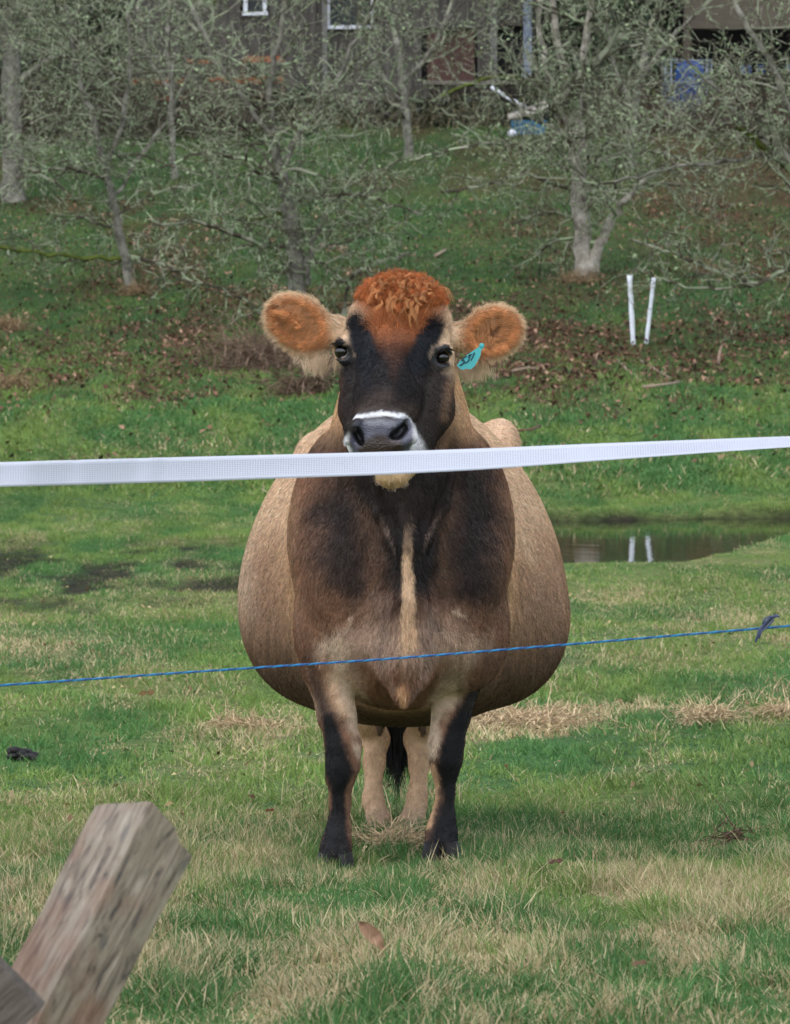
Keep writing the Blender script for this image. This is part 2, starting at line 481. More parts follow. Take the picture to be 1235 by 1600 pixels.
brownp = mat_plain('old_door_boards', srgb(78, 56, 50), .85, .3, 3, stretch=(8, 8, 1))
roof_mat = mat_plain('roof_shingle', srgb(74, 70, 64), .9, .25, 5)
gm, nt, gb = mat_new('window_glass'); gb.inputs['Base Color'].default_value = (.03, .035, .035, 1); gb.inputs['Roughness'].default_value = .35; gb.inputs['Specular IOR Level'].default_value = .15

hb = empty('wooden_house', (BX(520), YB, BZ(190)))
tag(hb, 'weathered grey brown board house with white framed windows at the top of the bank', 'house')
x0, x1 = BX(196), BX(836); zb, zt = BZ(186), BZ(-150)
m = MB()
bw = .24; x = x0; i = 0
rr = random.Random(2)
while x < x1:     # board and batten wall, with the openings left out
    xe = min(x + bw, x1)
    y_ = YB + rr.uniform(0, .02)
    dz = 0
    segs = [(zb + .5, zt)]
    def cut(xa, xb, za, zc):
        global segs
        if xe > xa and x < xb:
            out = []
            for s0, s1 in segs:
                if za > s0: out.append((s0, min(za, s1)))
                if zc < s1: out.append((max(zc, s0), s1))
            segs = [s for s in out if s[1] > s[0] + .01]
    cut(BX(513), BX(583), BZ(40), BZ(-60)); cut(BX(384), BX(414), BZ(19), BZ(-60))
    cut(BX(786), BX(818), BZ(128), BZ(40)); cut(BX(668), BX(742), BZ(130), BZ(44))
    for s0, s1 in segs:
        m.box(x, xe - .012, y_, y_ + .12, s0, s1)
        m.box(xe - .035, xe + .015, y_ - .03, y_ - .002, s0, s1)
    x = xe
m.build('wall', board_mat, hb)
m = MB(); m.box(x0 + .1, x1 - .1, YB + .3, YB + 7, zb, zt - .1); m.build('interior_shade', dark_mat, hb)  # near-black block stands in for the shade behind the openings and under the wall
for (a, c, t_, bt) in ((513, 583, -60, 40), (384, 414, -60, 19)):
    m = MB(); w = .10
    xa, xb, za, zc = BX(a), BX(c), BZ(bt), BZ(t_)
    m.box(xa - w / 2, xa + w / 2, YB - .08, YB + .1, za, zc); m.box(xb - w / 2, xb + w / 2, YB - .08, YB + .1, za, zc)
    m.box(xa + w / 2, xb - w / 2, YB - .08, YB + .1, zc - w, zc)
    wo = m.build('window', white_mat, hb)
    m = MB(); m.box(xa - .08, xb + .08, YB - .14, YB + .1, za - .09, za - .002); m.build('sill', white_mat, wo)
    m = MB(); m.box(xa + .05, xb - .05, YB + .04, YB + .055, za, zc - w); m.build('pane', gm, wo)
m = MB(); m.box(BX(668), BX(742), YB + .10, YB + .16, BZ(130), BZ(46)); m.build('boarded_door', brownp, hb)
m = MB(); m.box(BX(818), BX(831), YB - .16, YB - .03, BZ(134), BZ(-60)); m.build('corner_post', frame_grey, hb)
gp_ = mat_plain('grey_posts', srgb(104, 102, 96), .9, .2, 4)
m = MB(); m.box(BX(766), BX(776), YB - .5, YB - .35, BZ(180), BZ(-60)); m.build('porch_post', gp_, hb)
m = MB(); m.box(BX(504), BX(512), YB - .26, YB - .10, BZ(150), BZ(-60)); m.build('porch_post', gp_, hb)
m = MB(); m.box(BX(660), BX(840), YB - 1.2, YB - .2, BZ(136), BZ(130)); m.box(BX(440), BX(600), YB - .6, YB - .05, BZ(160), BZ(150)); m.build('porch_floor', mat_plain('porch_boards', srgb(104, 96, 88), .9, .2, 4), hb)
m = MB(); m.add([(x0 - .8, YB - 1.2, zt - .1), (x1 + .8, YB - 1.2, zt - .1), (x1 + .8, YB + 3.5, zt + 2.2), (x0 - .8, YB + 3.5, zt + 2.2),
                 (x0 - .8, YB + 8.2, zt - .1), (x1 + .8, YB + 8.2, zt - .1), (x0 - .8, YB - 1.2, zt - .25), (x1 + .8, YB - 1.2, zt - .25),
                 (x0 - .8, YB + 8.2, zt - .25), (x1 + .8, YB + 8.2, zt - .25)],
                [(0, 1, 2, 3), (3, 2, 5, 4), (6, 7, 1, 0), (0, 3, 4, 8, 6), (1, 7, 9, 5, 2), (6, 8, 9, 7), (4, 5, 9, 8)])
m.build('roof', roof_mat, hb)
# deck rail and steps stained orange
dk = empty('timber_deck', (BX(330), YB - 2, BZ(175)))
tag(dk, 'low deck with orange stained rails in front of the board house', 'deck')
m = MB()
for (a, c, p, h) in ((210, 300, 134, 8), (330, 445, 132, 10), (386, 446, 100, 9), (250, 300, 160, 7), (400, 425, 160, 7), (300, 350, 104, 6)):
    m.box(BX(a), BX(c), YB - 2.1, YB - 2.02, BZ(p + h / 2), BZ(p - h / 2))
m.build('rail', orange_mat, dk)
m = MB()
for a in (212, 250, 300, 345, 384, 414, 446):
    m.box(BX(a) - .05, BX(a) + .05, YB - 2.01, YB - 1.9, BZ(192), BZ(98))
m.box(BX(205), BX(450), YB - 1.88, YB - .2, BZ(150), BZ(145))
m.build('post', mat_plain('deck_posts', srgb(96, 82, 68), .9, .2, 5), dk)

# hanging round lamp/basket under the porch roof
m = MB(); m.ball((BX(700), YB - .3, BZ(48)), (.24, .22, .12), 14, 8); m.tube([(BX(700), YB - .3, BZ(44)), (BX(700), YB - .3, BZ(-60))], .012, 5)
hbk = m.build('hanging_basket', dark_mat, None, True); tag(hbk, 'small dark hanging basket under the porch of the house', 'basket')

# second shed on the right
sh = empty('garden_shed', (BX(1180), YB + 2, BZ(190)))
tag(sh, 'tan brown shed wall with shaded open front at upper right', 'shed')
def B2X(px): return (px - 617.5) / FPX * (YB + 2)
def B2Z(py): return CAMZ - (py - 479) / FPX * (YB + 2)
m = MB(); m.box(B2X(1066), B2X(1420), YB + 1.2, YB + 1.5, B2Z(48), B2Z(-160)); m.box(B2X(1066), B2X(1076), YB + 1.2, YB + 1.4, B2Z(200), B2Z(50)); m.box(B2X(1400), B2X(1416), YB + 1.2, YB + 1.4, B2Z(200), B2Z(50))
m.build('wall', mat_plain('tan_cladding', srgb(92, 84, 72), .9, .2, 3, stretch=(1, 1, 6)), sh)
m = MB(); m.box(B2X(1140), B2X(1400), YB + 1.9, YB + 2.6, B2Z(119), B2Z(115)); m.build('shelf', board_mat, sh)
m = MB(); m.box(B2X(1070), B2X(1410), YB + 5, YB + 5.2, B2Z(210), B2Z(-150)); m.build('shaded_back_wall', dark_mat, sh)  # painted near-black for the shade inside the open shed
m = MB(); m.add([(B2X(1040), YB + .6, B2Z(-160)), (B2X(1440), YB + .6, B2Z(-160)), (B2X(1440), YB + 6, B2Z(-200)), (B2X(1040), YB + 6, B2Z(-200)),
                 (B2X(1040), YB + .6, B2Z(-150)), (B2X(1440), YB + .6, B2Z(-150)), (B2X(1440), YB + 6, B2Z(-190)), (B2X(1040), YB + 6, B2Z(-190))],
                [(0, 1, 2, 3), (7, 6, 5, 4), (4, 5, 1, 0), (5, 6, 2, 1), (6, 7, 3, 2), (7, 4, 0, 3)])
m.build('roof', roof_mat, sh)

# caged blue tank
tk = empty('caged_tank', (BX(1076), YB - 3, BZ(200)))
tag(tk, 'blue plastic tank in a grey tubular cage beside the shed', 'tank')
DY = YB - 3
def CX(px): return (px - 617.5) / FPX * DY
def CZ(py): return CAMZ - (py - 479) / FPX * DY
blue = mat_plain('blue_plastic', srgb(28, 66, 128), .5, .35, 3)
m = MB(); m.tube([(CX(1080), DY + .5, CZ(188)), (CX(1080), DY + .5, CZ(180)), (CX(1080), DY + .5, CZ(112)), (CX(1080), DY + .5, CZ(100)), (CX(1080), DY + .5, CZ(94))], [.33, .36, .36, .31, .16], 18)
m.build('drum', blue, tk, True)
m = MB(); m.box(CX(1046), CX(1062), DY + .2, DY + .6, CZ(172), CZ(150)); m.ball((CX(1066), DY + .1, CZ(170)), (.16, .12, .12), 12, 8); m.build('valve_cap', blue, tk, True)
m = MB()
for px in (1040, 1049, 1104, 1112):
    m.tube([(CX(px), DY, CZ(205)), (CX(px), DY, CZ(92))], .02, 6)
    m.tube([(CX(px), DY + 1.1, CZ(198)), (CX(px), DY + 1.1, CZ(92))], .02, 6)
for py in (94, 128, 162, 190):
    m.tube([(CX(1040), DY - .02, CZ(py)), (CX(1112), DY - .02, CZ(py)), (CX(1112), DY + 1.12, CZ(py)), (CX(1040), DY + 1.12, CZ(py)), (CX(1040), DY - .02, CZ(py))], .018, 6, caps=False)
m.build('cage', mat_plain('grey_tube', srgb(128, 138, 150), .4, .15, 8, metal=.4), tk, True)
for px, w, lab in ((1166, 16, 'wider blue crate on the shelf inside the shed'), (1190, 9, 'narrow blue crate on the shelf right of the wider one'), (1233, 9, 'blue crate on the shed shelf at the right edge')):
    m = MB(); x0_, x1_ = B2X(px - w / 2), B2X(px + w / 2); z0_ = B2Z(115) + .003
    m.box(x0_, x1_, YB + 2.0, YB + 2.4, z0_, z0_ + .03); m.box(x0_, x1_, YB + 2.0, YB + 2.03, z0_ + .03, z0_ + .22); m.box(x0_, x1_, YB + 2.37, YB + 2.4, z0_ + .03, z0_ + .22)
    m.box(x0_, x0_ + .03, YB + 2.03, YB + 2.37, z0_ + .03, z0_ + .22); m.box(x1_ - .03, x1_, YB + 2.03, YB + 2.37, z0_ + .03, z0_ + .22)
    m.box(x0_ - .015, x1_ + .015, YB + 1.985, YB + 2.0, z0_ + .18, z0_ + .22)
    o = m.build('blue_crate', blue, None, False); tag(o, lab, 'crate', 'blue crates in the shed')
m = MB(); m.ball((CX(1132), DY - 1, gz(CX(1132), DY - 1) + .17), (.15, .15, .15), 20, 12)
o = m.build('white_ball', white_mat, None, True); tag(o, 'small white ball in the weeds below the caged tank', 'ball')
# upturned blue and white tub
tb = empty('garden_tub', W(826, 207, 98))
tag(tb, 'blue tub under a slanted pale board on the lawn below the house', 'tub')
m = MB()
c = W(826, 196, 98); zg = float(gz(c[0], 98)) - .02
hw, hh = .42, .34
v = [];
for (zz, s) in ((zg, .86), (zg + hh, 1.0), (zg + hh, .92), (zg + .05, .8)):
    for (sx, sy) in ((-1, -1), (1, -1), (1, 1), (-1, 1)):
        v.append((c[0] + sx * hw * s, 98 + sy * .32 * s, zz))
m.add(v, [(0, 1, 5, 4), (1, 2, 6, 5), (2, 3, 7, 6), (3, 0, 4, 7), (4, 5, 9, 8), (5, 6, 10, 9), (6, 7, 11, 10), (7, 4, 8, 11), (8, 9, 13, 12), (9, 10, 14, 13), (10, 11, 15, 14), (11, 8, 12, 15), (12, 13, 14, 15), (3, 2, 1, 0)])
m.build('tub', mat_plain('teal_blue_plastic', srgb(52, 112, 150), .5, .15, 4), tb, False, bevel=.02)
m = MB(); zt_ = zg + hh + .02
m.add([(c[0] - hw - .06, 97.6, zt_), (c[0] + hw + .05, 97.6, zt_ + .20), (c[0] + hw + .05, 98.4, zt_ + .48), (c[0] - hw - .06, 98.4, zt_ + .12),
       (c[0] - hw - .06, 97.6, zt_ + .03), (c[0] + hw + .05, 97.6, zt_ + .23), (c[0] + hw + .05, 98.4, zt_ + .51), (c[0] - hw - .06, 98.4, zt_ + .15)],
      [(3, 2, 1, 0), (4, 5, 6, 7), (0, 1, 5, 4), (1, 2, 6, 5), (2, 3, 7, 6), (3, 0, 4, 7)])
m.build('lid_board', mat_plain('pale_board', srgb(150, 144, 132), .8, .15, 5), tb)
pp = W(768, 136, 99); pq = W(822, 168, 98.6)
m = MB(); m.tube([pp, (pp + pq) / 2 + (0, 0, -.02), pq], .045, 8)
o = m.build('pale_pipe', white_mat, None, True); tag(o, 'pale pipe leaning down from the porch to the blue tub', 'pipe')
p = W(800, 200, 97.3); zb_ = float(gz(p[0], 97.3))
m = MB(); m.ball((p[0], 97.3, zb_ + .1), (.11, .1, .1), 12, 8)
o = m.build('white_jug', white_mat, None, True); tag(o, 'small white jug on the lawn left of the blue tub', 'jug')
p = W(767, 150, 101.5); m = MB(); m.tube([(p[0], 101.5, 5.5), (p[0], 101.5, 6.25), (p[0], 101.5, 6.32)], [.09, .09, .02], 10)
o = m.build('white_post', mat_plain('greyish_post', srgb(140, 142, 146), .7, .1, 5), None, True); tag(o, 'short grey post in the shade under the porch', 'post')

# ------------------------------------------------------------------ trees
bark_mat, nt, b = mat_new('lichen_bark')
tc = nt.nodes.new('ShaderNodeTexCoord')
n1 = nt.nodes.new('ShaderNodeTexNoise'); n1.inputs['Scale'].default_value = 5; n1.inputs['Detail'].default_value = 8; n1.inputs['Roughness'].default_value = .7
cr = nt.nodes.new('ShaderNodeValToRGB')
E_ = cr.color_ramp.elements
E_[0].position = .32; E_[0].color = (*srgb(88, 80, 70), 1)
E_[1].position = .68; E_[1].color = (*srgb(208, 200, 186), 1)
e = E_.new(.5); e.color = (*srgb(158, 150, 136), 1)
n2 = nt.nodes.new('ShaderNodeTexNoise'); n2.inputs['Scale'].default_value = 3; n2.inputs['Detail'].default_value = 4
r2 = nt.nodes.new('ShaderNodeValToRGB'); r2.color_ramp.elements[0].position = .58; r2.color_ramp.elements[1].position = .7
mx = nt.nodes.new('ShaderNodeMix'); mx.data_type = 'RGBA'; mx.inputs[7].default_value = (*srgb(98, 104, 76), 1)
nt.links.new(tc.outputs['Object'], n1.inputs['Vector']); nt.links.new(tc.outputs['Object'], n2.inputs['Vector'])
nt.links.new(n1.outputs['Fac'], cr.inputs[0]); nt.links.new(n2.outputs['Fac'], r2.inputs[0]); nt.links.new(r2.outputs[0], mx.inputs[0]); nt.links.new(cr.outputs[0], mx.inputs[6])
nt.links.new(mx.outputs[2], b.inputs['Base Color']); b.inputs['Roughness'].default_value = .95
bp = nt.nodes.new('ShaderNodeBump'); bp.inputs['Strength'].default_value = .8; bp.inputs['Distance'].default_value = .03
nt.links.new(n1.outputs['Fac'], bp.inputs['Height']); nt.links.new(bp.outputs[0], b.inputs['Normal'])
dark_bark = mat_plain('dark_mottled_bark', srgb(92, 88, 78), .95, .45, 7, bump=.8, col2=srgb(150, 146, 132))
twig_mat = mat_vcol('lichen_twigs', .95, .1)

def tubes_np(P0, P1, R0, R1, C, sides=3):
    """many straight tapered segments as one vertex soup"""
    n = len(P0); t = P1 - P0; t /= np.linalg.norm(t, axis=1)[:, None] + 1e-9
    up = np.where(np.abs(t[:, 2:3]) < .9, np.array([[0, 0, 1.]]), np.array([[1., 0, 0]]))
    a = np.cross(t, up); a /= np.linalg.norm(a, axis=1)[:, None]; b_ = np.cross(a, t)
    V = []
    for (P, R) in ((P0 - t * R0[:, None] * .3, R0), (P1 + t * R1[:, None] * .3, R1)):
        for k in range(sides):
            w = 2 * pi * k / sides + .4
            V.append(P + R[:, None] * (cos(w) * a + sin(w) * b_))
    V = np.stack(V, 1)
    q = [[k, (k + 1) % sides, sides + (k + 1) % sides, sides + k] for k in range(sides)]
    Q = (np.arange(n)[:, None, None] * 2 * sides + np.array(q)[None]).reshape(-1, 4)
    return V.reshape(-1, 3), Q, np.repeat(C[:, None], 2 * sides, 1).reshape(-1, 3)

T_GREY = np.array(srgb(154, 149, 133)); T_LICH = np.array(srgb(156, 170, 134)); T_DARK = np.array(srgb(84, 78, 66)); T_MOSS = np.array(srgb(88, 98, 44))
def norm(v): return v / (np.linalg.norm(v) + 1e-9)
def grow(rr, p, d, L, r, lvl, out, maxlvl, droop=0.0, kink=.28, up=0.05, dens=1.0):
    n = max(3, int(L / (.22 if lvl < 2 else .12)))
    if lvl >= maxlvl: n = max(2, int(L / .10))
    pts = [p]
    for i in range(n):
        d = norm(d + rr.normal(0, kink, 3) * (1, 1, .8) + (0, 0, up - droop * i / n))
        q = pts[-1] + d * (L / n)
        r0 = r * (1 - .75 * i / n); r1 = r * (1 - .75 * (i + 1) / n)
        out.append((pts[-1], q, max(r0, .005), max(r1, .0045), lvl))
        pts.append(q)
        if lvl < maxlvl:
            pr = (.7 if lvl == 0 else .84 if lvl == 1 else .98) * dens
            while rr.random() < pr:
                pr -= .8
                if i < 1 and lvl == 0: break
                s = norm(np.cross(d, rr.normal(0, 1, 3)))
                nd = norm(d * rr.uniform(.3, .9) + s * rr.uniform(.7, 1.2))
                grow(rr, q, nd, L * rr.uniform(.34, .62) * (1 - .3 * i / n), r1 * rr.uniform(.45, .65), lvl + 1, out, maxlvl, droop, kink * 1.1, up, dens)

def tree(name, label, trunk_px, limbs_px, d, seed, cat='tree', maxlvl=3, lich=1.0, limbL=2.4, nl=8, extra=(), group=None, dens=1.0, crown_from=.45, mat=None):
    """trunk_px: [(px, py, radius px)], limbs_px: list of such chains starting on the trunk; boughs and twigs grow from them"""
    rr = np.random.default_rng(seed)
    base = W(trunk_px[0][0], trunk_px[0][1], d); base[2] = float(gz(base[0], d)) - .15
    root = empty(name, (base[0], base[1], base[2]))
    tag(root, label, cat, group)
    tm = MB()
    def chain(ch, dy=0.0, snap=False):
        P = np.array([W(x, y, d + dy * i) for i, (x, y, r) in enumerate(ch)]); R = np.array([S(r * (.72 if r < 12 else .95), d) for _, _, r in ch])
        if snap: P[0] = base
        # smooth resample with a little wander
        tt = np.linspace(0, len(P) - 1, (len(P) - 1) * 5 + 1)
        Q = np.stack([np.interp(tt, range(len(P)), P[:, k]) for k in range(3)], 1); RR = np.interp(tt, range(len(P)), R)
        for _ in range(2): Q[1:-1] = (Q[:-2] + 2 * Q[1:-1] + Q[2:]) / 4
        Q[1:-1] += rr.normal(0, .018, Q[1:-1].shape)
        return Q, RR * (1 + rr.normal(0, .05, len(RR)))
    Q, R = chain(trunk_px, 0, True)
    R[0] *= 1.5; R[1] *= 1.18
    tm.tube(Q, R, 12)
    chains = [(Q, R)]
    for j, ch in enumerate(limbs_px):
        q, r = chain(ch, rr.uniform(-.25, .25))
        tm.tube(q, r, 9); chains.append((q, r))
    tm.build('trunk', mat or bark_mat, root, True)
    out = []
    for ci, (q, r) in enumerate(chains):
        n = len(q)
        for k in range(nl):
            f = rr.uniform(crown_from if ci == 0 else .25, 1.0)
            i = min(int(f * (n - 1)), n - 1)
            az = rr.uniform(0, 2 * pi)
            dr = norm(np.array([cos(az), sin(az) * .8, rr.uniform(-.1, .8)]))
            grow(rr, q[i], dr, limbL * rr.uniform(.5, 1.1), min(r[i] * .45, .038), 1, out, maxlvl, .12, .22, .04, dens)
        grow(rr, q[-1], norm(q[-1] - q[-3]), limbL * .9, r[-1] * .9, 1, out, maxlvl, .0, .2, .06, dens)
    for (ch, mossy) in extra:
        q, r = chain(ch, rr.uniform(-.5, .1))
        for i in range(len(q) - 1):
            out.append((q[i], q[i + 1], r[i], r[i + 1], -1 if mossy else 1))
            if rr.random() < .95:
                s = rr.normal(0, 1, 3) * (1, .7, 1)
                grow(rr, q[i], norm(norm(q[i + 1] - q[i]) * .6 + norm(s)), limbL * rr.uniform(.18, .5), r[i] * .5, 2, out, maxlvl, .1, .3, .02, dens)
    P0 = np.array([o[0] for o in out]); P1 = np.array([o[1] for o in out]); R0 = np.array([o[2] for o in out]); R1 = np.array([o[3] for o in out]); lv = np.array([o[4] for o in out])
    n = len(out)
    C = mix(T_GREY, T_LICH, rr.random(n)) * rr.uniform(.45, 1.15, n)[:, None]
    C = np.where((rr.random(n) < .42)[:, None], T_DARK * rr.uniform(.6, 1.2, n)[:, None], C)
    C = np.where((lv == -1)[:, None], T_MOSS * rr.uniform(.6, 1.2, n)[:, None], C)
    V, Qd, CC = tubes_np(P0, P1, R0, R1, C, 4 if n < 30000 else 3)
    # lichen tufts
    m = int(n * 1.25 * lich)
    k = rr.integers(0, n, m); k = k[lv[k] != 0]; m = len(k)
    tpos = rr.random(m)[:, None]
    c0 = P0[k] * (1 - tpos) + P1[k] * tpos + rr.normal(0, .022, (m, 3))
    s = rr.gamma(3, .0055, m).clip(.005, .04)
    a = rr.normal(0, 1, (m, 3)); a /= np.linalg.norm(a, axis=1)[:, None]; b_ = np.cross(a, rr.normal(0, 1, (m, 3))); b_ /= np.linalg.norm(b_, axis=1)[:, None]
    a *= s[:, None]; b_ *= (s * rr.uniform(.3, .8, m))[:, None]
    LV = np.stack([c0 - a, c0 + b_, c0 + a * .8 + b_ * .3, c0 - b_], 1).reshape(-1, 3)
    LQ = np.arange(m)[:, None] * 4 + np.array([[0, 1, 2, 3]]) + len(V)
    LC_ = mix(T_LICH * (1, 1.02, .96), T_MOSS, (rr.random(m) < .12).astype(float)) * rr.uniform(.4, 1.2, m)[:, None]
    V = np.concatenate([V, LV]); CC = np.concatenate([CC, np.repeat(LC_[:, None], 4, 1).reshape(-1, 3)])
    mesh_np('crown', V, [Qd, LQ], twig_mat, root, np.clip(CC, 0, 1), False)
    print(name, n, 'segments', m, 'lichen')
    return root

GT = 'bare lichen covered orchard trees on the bank'
tree('orchard_tree', 'pale barked orchard tree with forked twin trunk right of the cow', [(912, 428, 15), (911, 370, 14), (907, 300, 14), (902, 220, 14), (897, 190, 13)],
     [[(925, 425, 12), (938, 380, 11), (955, 345, 10), (980, 310, 7), (1010, 280, 5)], [(899, 200, 11), (885, 120, 9), (868, 50, 8), (862, -60, 6)],
      [(899, 200, 9), (912, 110, 9), (920, 40, 8), (925, -60, 6)], [(905, 230, 7), (870, 150, 7), (845, 80, 6), (840, -40, 5)]],
     70, 11, group=GT, nl=8, crown_from=.62, limbL=2.3,
     extra=[([(895, 190, 6), (850, 130, 6), (790, 118, 5), (740, 128, 4), (690, 150, 3)], True), ([(903, 300, 5), (820, 270, 4), (760, 290, 3.5), (690, 300, 3)], False),
            ([(905, 340, 4), (850, 330, 4), (800, 350, 3)], False), ([(905, 280, 5), (850, 240, 4), (780, 222, 4), (700, 232, 3), (640, 250, 2)], False), ([(905, 260, 5), (980, 235, 4), (1050, 240, 4), (1130, 280, 3)], False)])
tree('orchard_tree', 'slender leaning orchard tree whose trunk rises behind the cow ear on the left', [(466, 448, 14), (462, 380, 13), (452, 320, 12), (436, 262, 10), (425, 200, 9)],
     [[(425, 200, 8), (420, 130, 7), (440, 60, 6), (450, -40, 5)], [(440, 275, 6), (470, 200, 6), (520, 140, 5), (560, 60, 4)], [(428, 220, 6), (380, 150, 5), (330, 90, 5), (300, 10, 4)],
      [(478, 446, 7), (483, 400, 6), (500, 350, 5)]],
     62, 12, group=GT, mat=dark_bark, nl=10, limbL=2.0,
     extra=[([(455, 385, 6), (410, 385, 5), (365, 365, 5), (300, 345, 4), (240, 350, 3)], False), ([(462, 440, 5), (440, 500, 4), (400, 480, 3), (350, 450, 3), (270, 430, 2.5)], False),
            ([(540, 560, 4), (535, 500, 4), (548, 430, 4), (590, 410, 3), (640, 395, 2.5)], False), ([(450, 330, 4), (400, 345, 4), (350, 330, 3)], True), ([(448, 320, 5), (520, 300, 4), (590, 312, 3), (660, 335, 2)], False), ([(455, 370, 4), (520, 350, 3), (575, 345, 2)], False), ([(440, 280, 5), (380, 245, 4), (310, 238, 3), (250, 262, 2)], False)])
tree('orchard_tree', 'thin pale orchard tree leaning left with mottled trunk', [(206, 418, 11), (188, 370, 10), (172, 300, 9), (158, 235, 8), (138, 165, 7), (126, 128, 6)],
     [[(165, 265, 5), (190, 200, 5), (205, 120, 5), (200, 20, 4)], [(126, 128, 5), (110, 60, 5), (90, -40, 4)], [(175, 320, 5), (215, 250, 4), (262, 190, 4), (270, 100, 3)]],
     68, 13, group=GT, mat=dark_bark, nl=11, limbL=2.1,
     extra=[([(195, 405, 5), (130, 402, 5), (60, 395, 4), (0, 388, 4), (-60, 370, 3)], True), ([(195, 400, 4), (250, 410, 4), (300, 440, 3)], False), ([(165, 280, 4), (110, 262, 4), (50, 270, 3), (-10, 300, 2)], False), ([(180, 340, 4), (240, 300, 3), (310, 290, 3)], False), ([(185, 360, 4), (130, 340, 3), (80, 345, 2)], False)])
tree('orchard_tree', 'stout grey trunk standing at the left edge of the bank', [(22, 303, 19), (20, 250, 17), (18, 170, 16), (16, 90, 15), (14, -40, 13)],
     [[(20, 140, 8), (60, 100, 7), (110, 80, 5), (160, 60, 4)], [(17, 60, 8), (-30, 10, 7), (-80, -40, 5)]],
     84, 14, group=GT, mat=dark_bark, nl=9, limbL=3.0, crown_from=.25)
tree('orchard_tree', 'low spreading orchard tree reaching in from the right edge', [(1330, 470, 20), (1318, 400, 18), (1295, 330, 16), (1262, 285, 14)],
     [[(1262, 285, 12), (1225, 245, 8), (1190, 215, 6), (1160, 190, 5), (1100, 120, 4)], [(1262, 285, 10), (1240, 180, 8), (1200, 90, 6), (1150, 10, 5)], [(1290, 320, 10), (1300, 200, 9), (1290, 60, 7)],
      [(1215, 240, 5), (1150, 250, 5), (1060, 260, 4), (960, 285, 3)]],
     58, 15, group=GT, mat=dark_bark, nl=9, limbL=2.0,
     extra=[([(1310, 420, 7), (1235, 415, 5), (1185, 445, 5), (1110, 420, 4.5), (1050, 395, 4), (990, 375, 3)], False), ([(1185, 445, 4), (1120, 450, 3), (1060, 445, 3), (1000, 420, 2)], False),
            ([(1240, 270, 7), (1185, 220, 6), (1150, 200, 5)], True)])
tree('orchard_tree', 'twiggy orchard tree standing close before the house wall', [(640, 245, 9), (636, 190, 9), (628, 130, 8), (618, 60, 7)],
     [[(628, 130, 6), (670, 90, 5), (700, 20, 4)], [(632, 160, 6), (590, 110, 5), (560, 50, 4)]],
     92, 16, group=GT, mat=dark_bark, nl=4, dens=.8, limbL=3.0, crown_from=.2)
tree('orchard_tree', 'slim orchard sapling in front of the orange deck rails', [(272, 245, 7), (270, 190, 7), (266, 120, 6), (262, 40, 6)],
     [[(268, 170, 5), (300, 110, 4), (330, 50, 4)], [(268, 150, 5), (230, 90, 4), (215, 10, 4)]],
     88, 17, group=GT, mat=dark_bark, nl=5, dens=.8, limbL=2.8, crown_from=.2)
tree('orchard_tree', 'leaning orchard tree before the open dark hedge right of the house', [(985, 240, 9), (990, 180, 8), (1000, 120, 8), (1015, 50, 7)],
     [[(992, 170, 6), (960, 110, 5), (950, 40, 4)], [(1000, 120, 6), (1050, 60, 5), (1100, 10, 4)]],
     90, 18, group=GT, mat=dark_bark, nl=3, dens=.7, limbL=2.8, crown_from=.2)

# dark evergreen hedge masses behind
def bush(name, label, c, r, n, seed, cat='shrub', col=(.02, .032, .014), leaf=.11, group=None):
    rr = np.random.default_rng(seed)
    k = 26
    cc = c + rr.normal(0, .42, (k, 3)) * r; cr_ = rr.uniform(.25, .5, k)
    idx = rr.integers(0, k, n)
    dv = rr.normal(0, 1, (n, 3)); dv /= np.linalg.norm(dv, axis=1)[:, None]
    P = cc[idx] + dv * (cr_[idx] * rr.uniform(.6, 1.05, n))[:, None] * r
    P[:, 2] = np.maximum(P[:, 2], gz(P[:, 0], P[:, 1]) + .05)
    s = leaf * rr.uniform(.5, 1.4, n)
    a = rr.normal(0, 1, (n, 3)); a /= np.linalg.norm(a, axis=1)[:, None]; b_ = np.cross(a, dv); b_ /= np.linalg.norm(b_, axis=1)[:, None] + 1e-9
    a = a * s[:, None]; b_ = b_ * (s * .5)[:, None]
    V = np.stack([P - a, P + b_, P + a, P - b_], 1).reshape(-1, 3)
    Q = np.arange(n)[:, None] * 4 + np.array([[0, 1, 2, 3]])
    C = np.array(col) * rr.uniform(.4, 2.0, n)[:, None]
    root = empty(name, (c[0], c[1], float(gz(c[0], c[1]))))
    tag(root, label, cat, group)
    mesh_np('foliage', V, [Q], leafy, root, np.repeat(C[:, None], 4, 1).reshape(-1, 3), False)
    m = MB()
    zg = float(gz(c[0], c[1]))
    for q in range(4):
        o = rr.normal(0, .12, 2) * r[:2]
        m.tube([(c[0] + o[0] * .3, c[1] + o[1] * .3, zg - .1), (c[0] + o[0], c[1] + o[1], zg + r[2] * .5), (c[0] + o[0] * 2.2, c[1] + o[1] * 2, c[2] + r[2] * .5)], [.09, .06, .02], 6)
    m.build('stem', bark_mat, root, True)
    return root
leafy = mat_vcol('evergreen_leaves', .6, .3)
def at(px, d, h): 
    x = (px - 617.5) / FPX * d
    return np.array([x, d, float(gz(x, d)) + h])
bush('evergreen_shrub', 'dark evergreen shrub filling the gap left of the house', at(90, 103, 1.6), np.array((1.9, 1.5, 2.2)), 16000, 31, group='dark evergreens behind the orchard')
bush('evergreen_tree', 'tall dark evergreen rising at the upper left corner', at(10, 108, 3.0), np.array((2.6, 2., 4.2)), 20000, 32, 'tree', group='dark evergreens behind the orchard')
bush('evergreen_shrub', 'dark evergreen shrub between the house and the caged tank', at(945, 103, 1.8), np.array((1.6, 1.3, 2.6)), 16000, 33, group='dark evergreens behind the orchard')
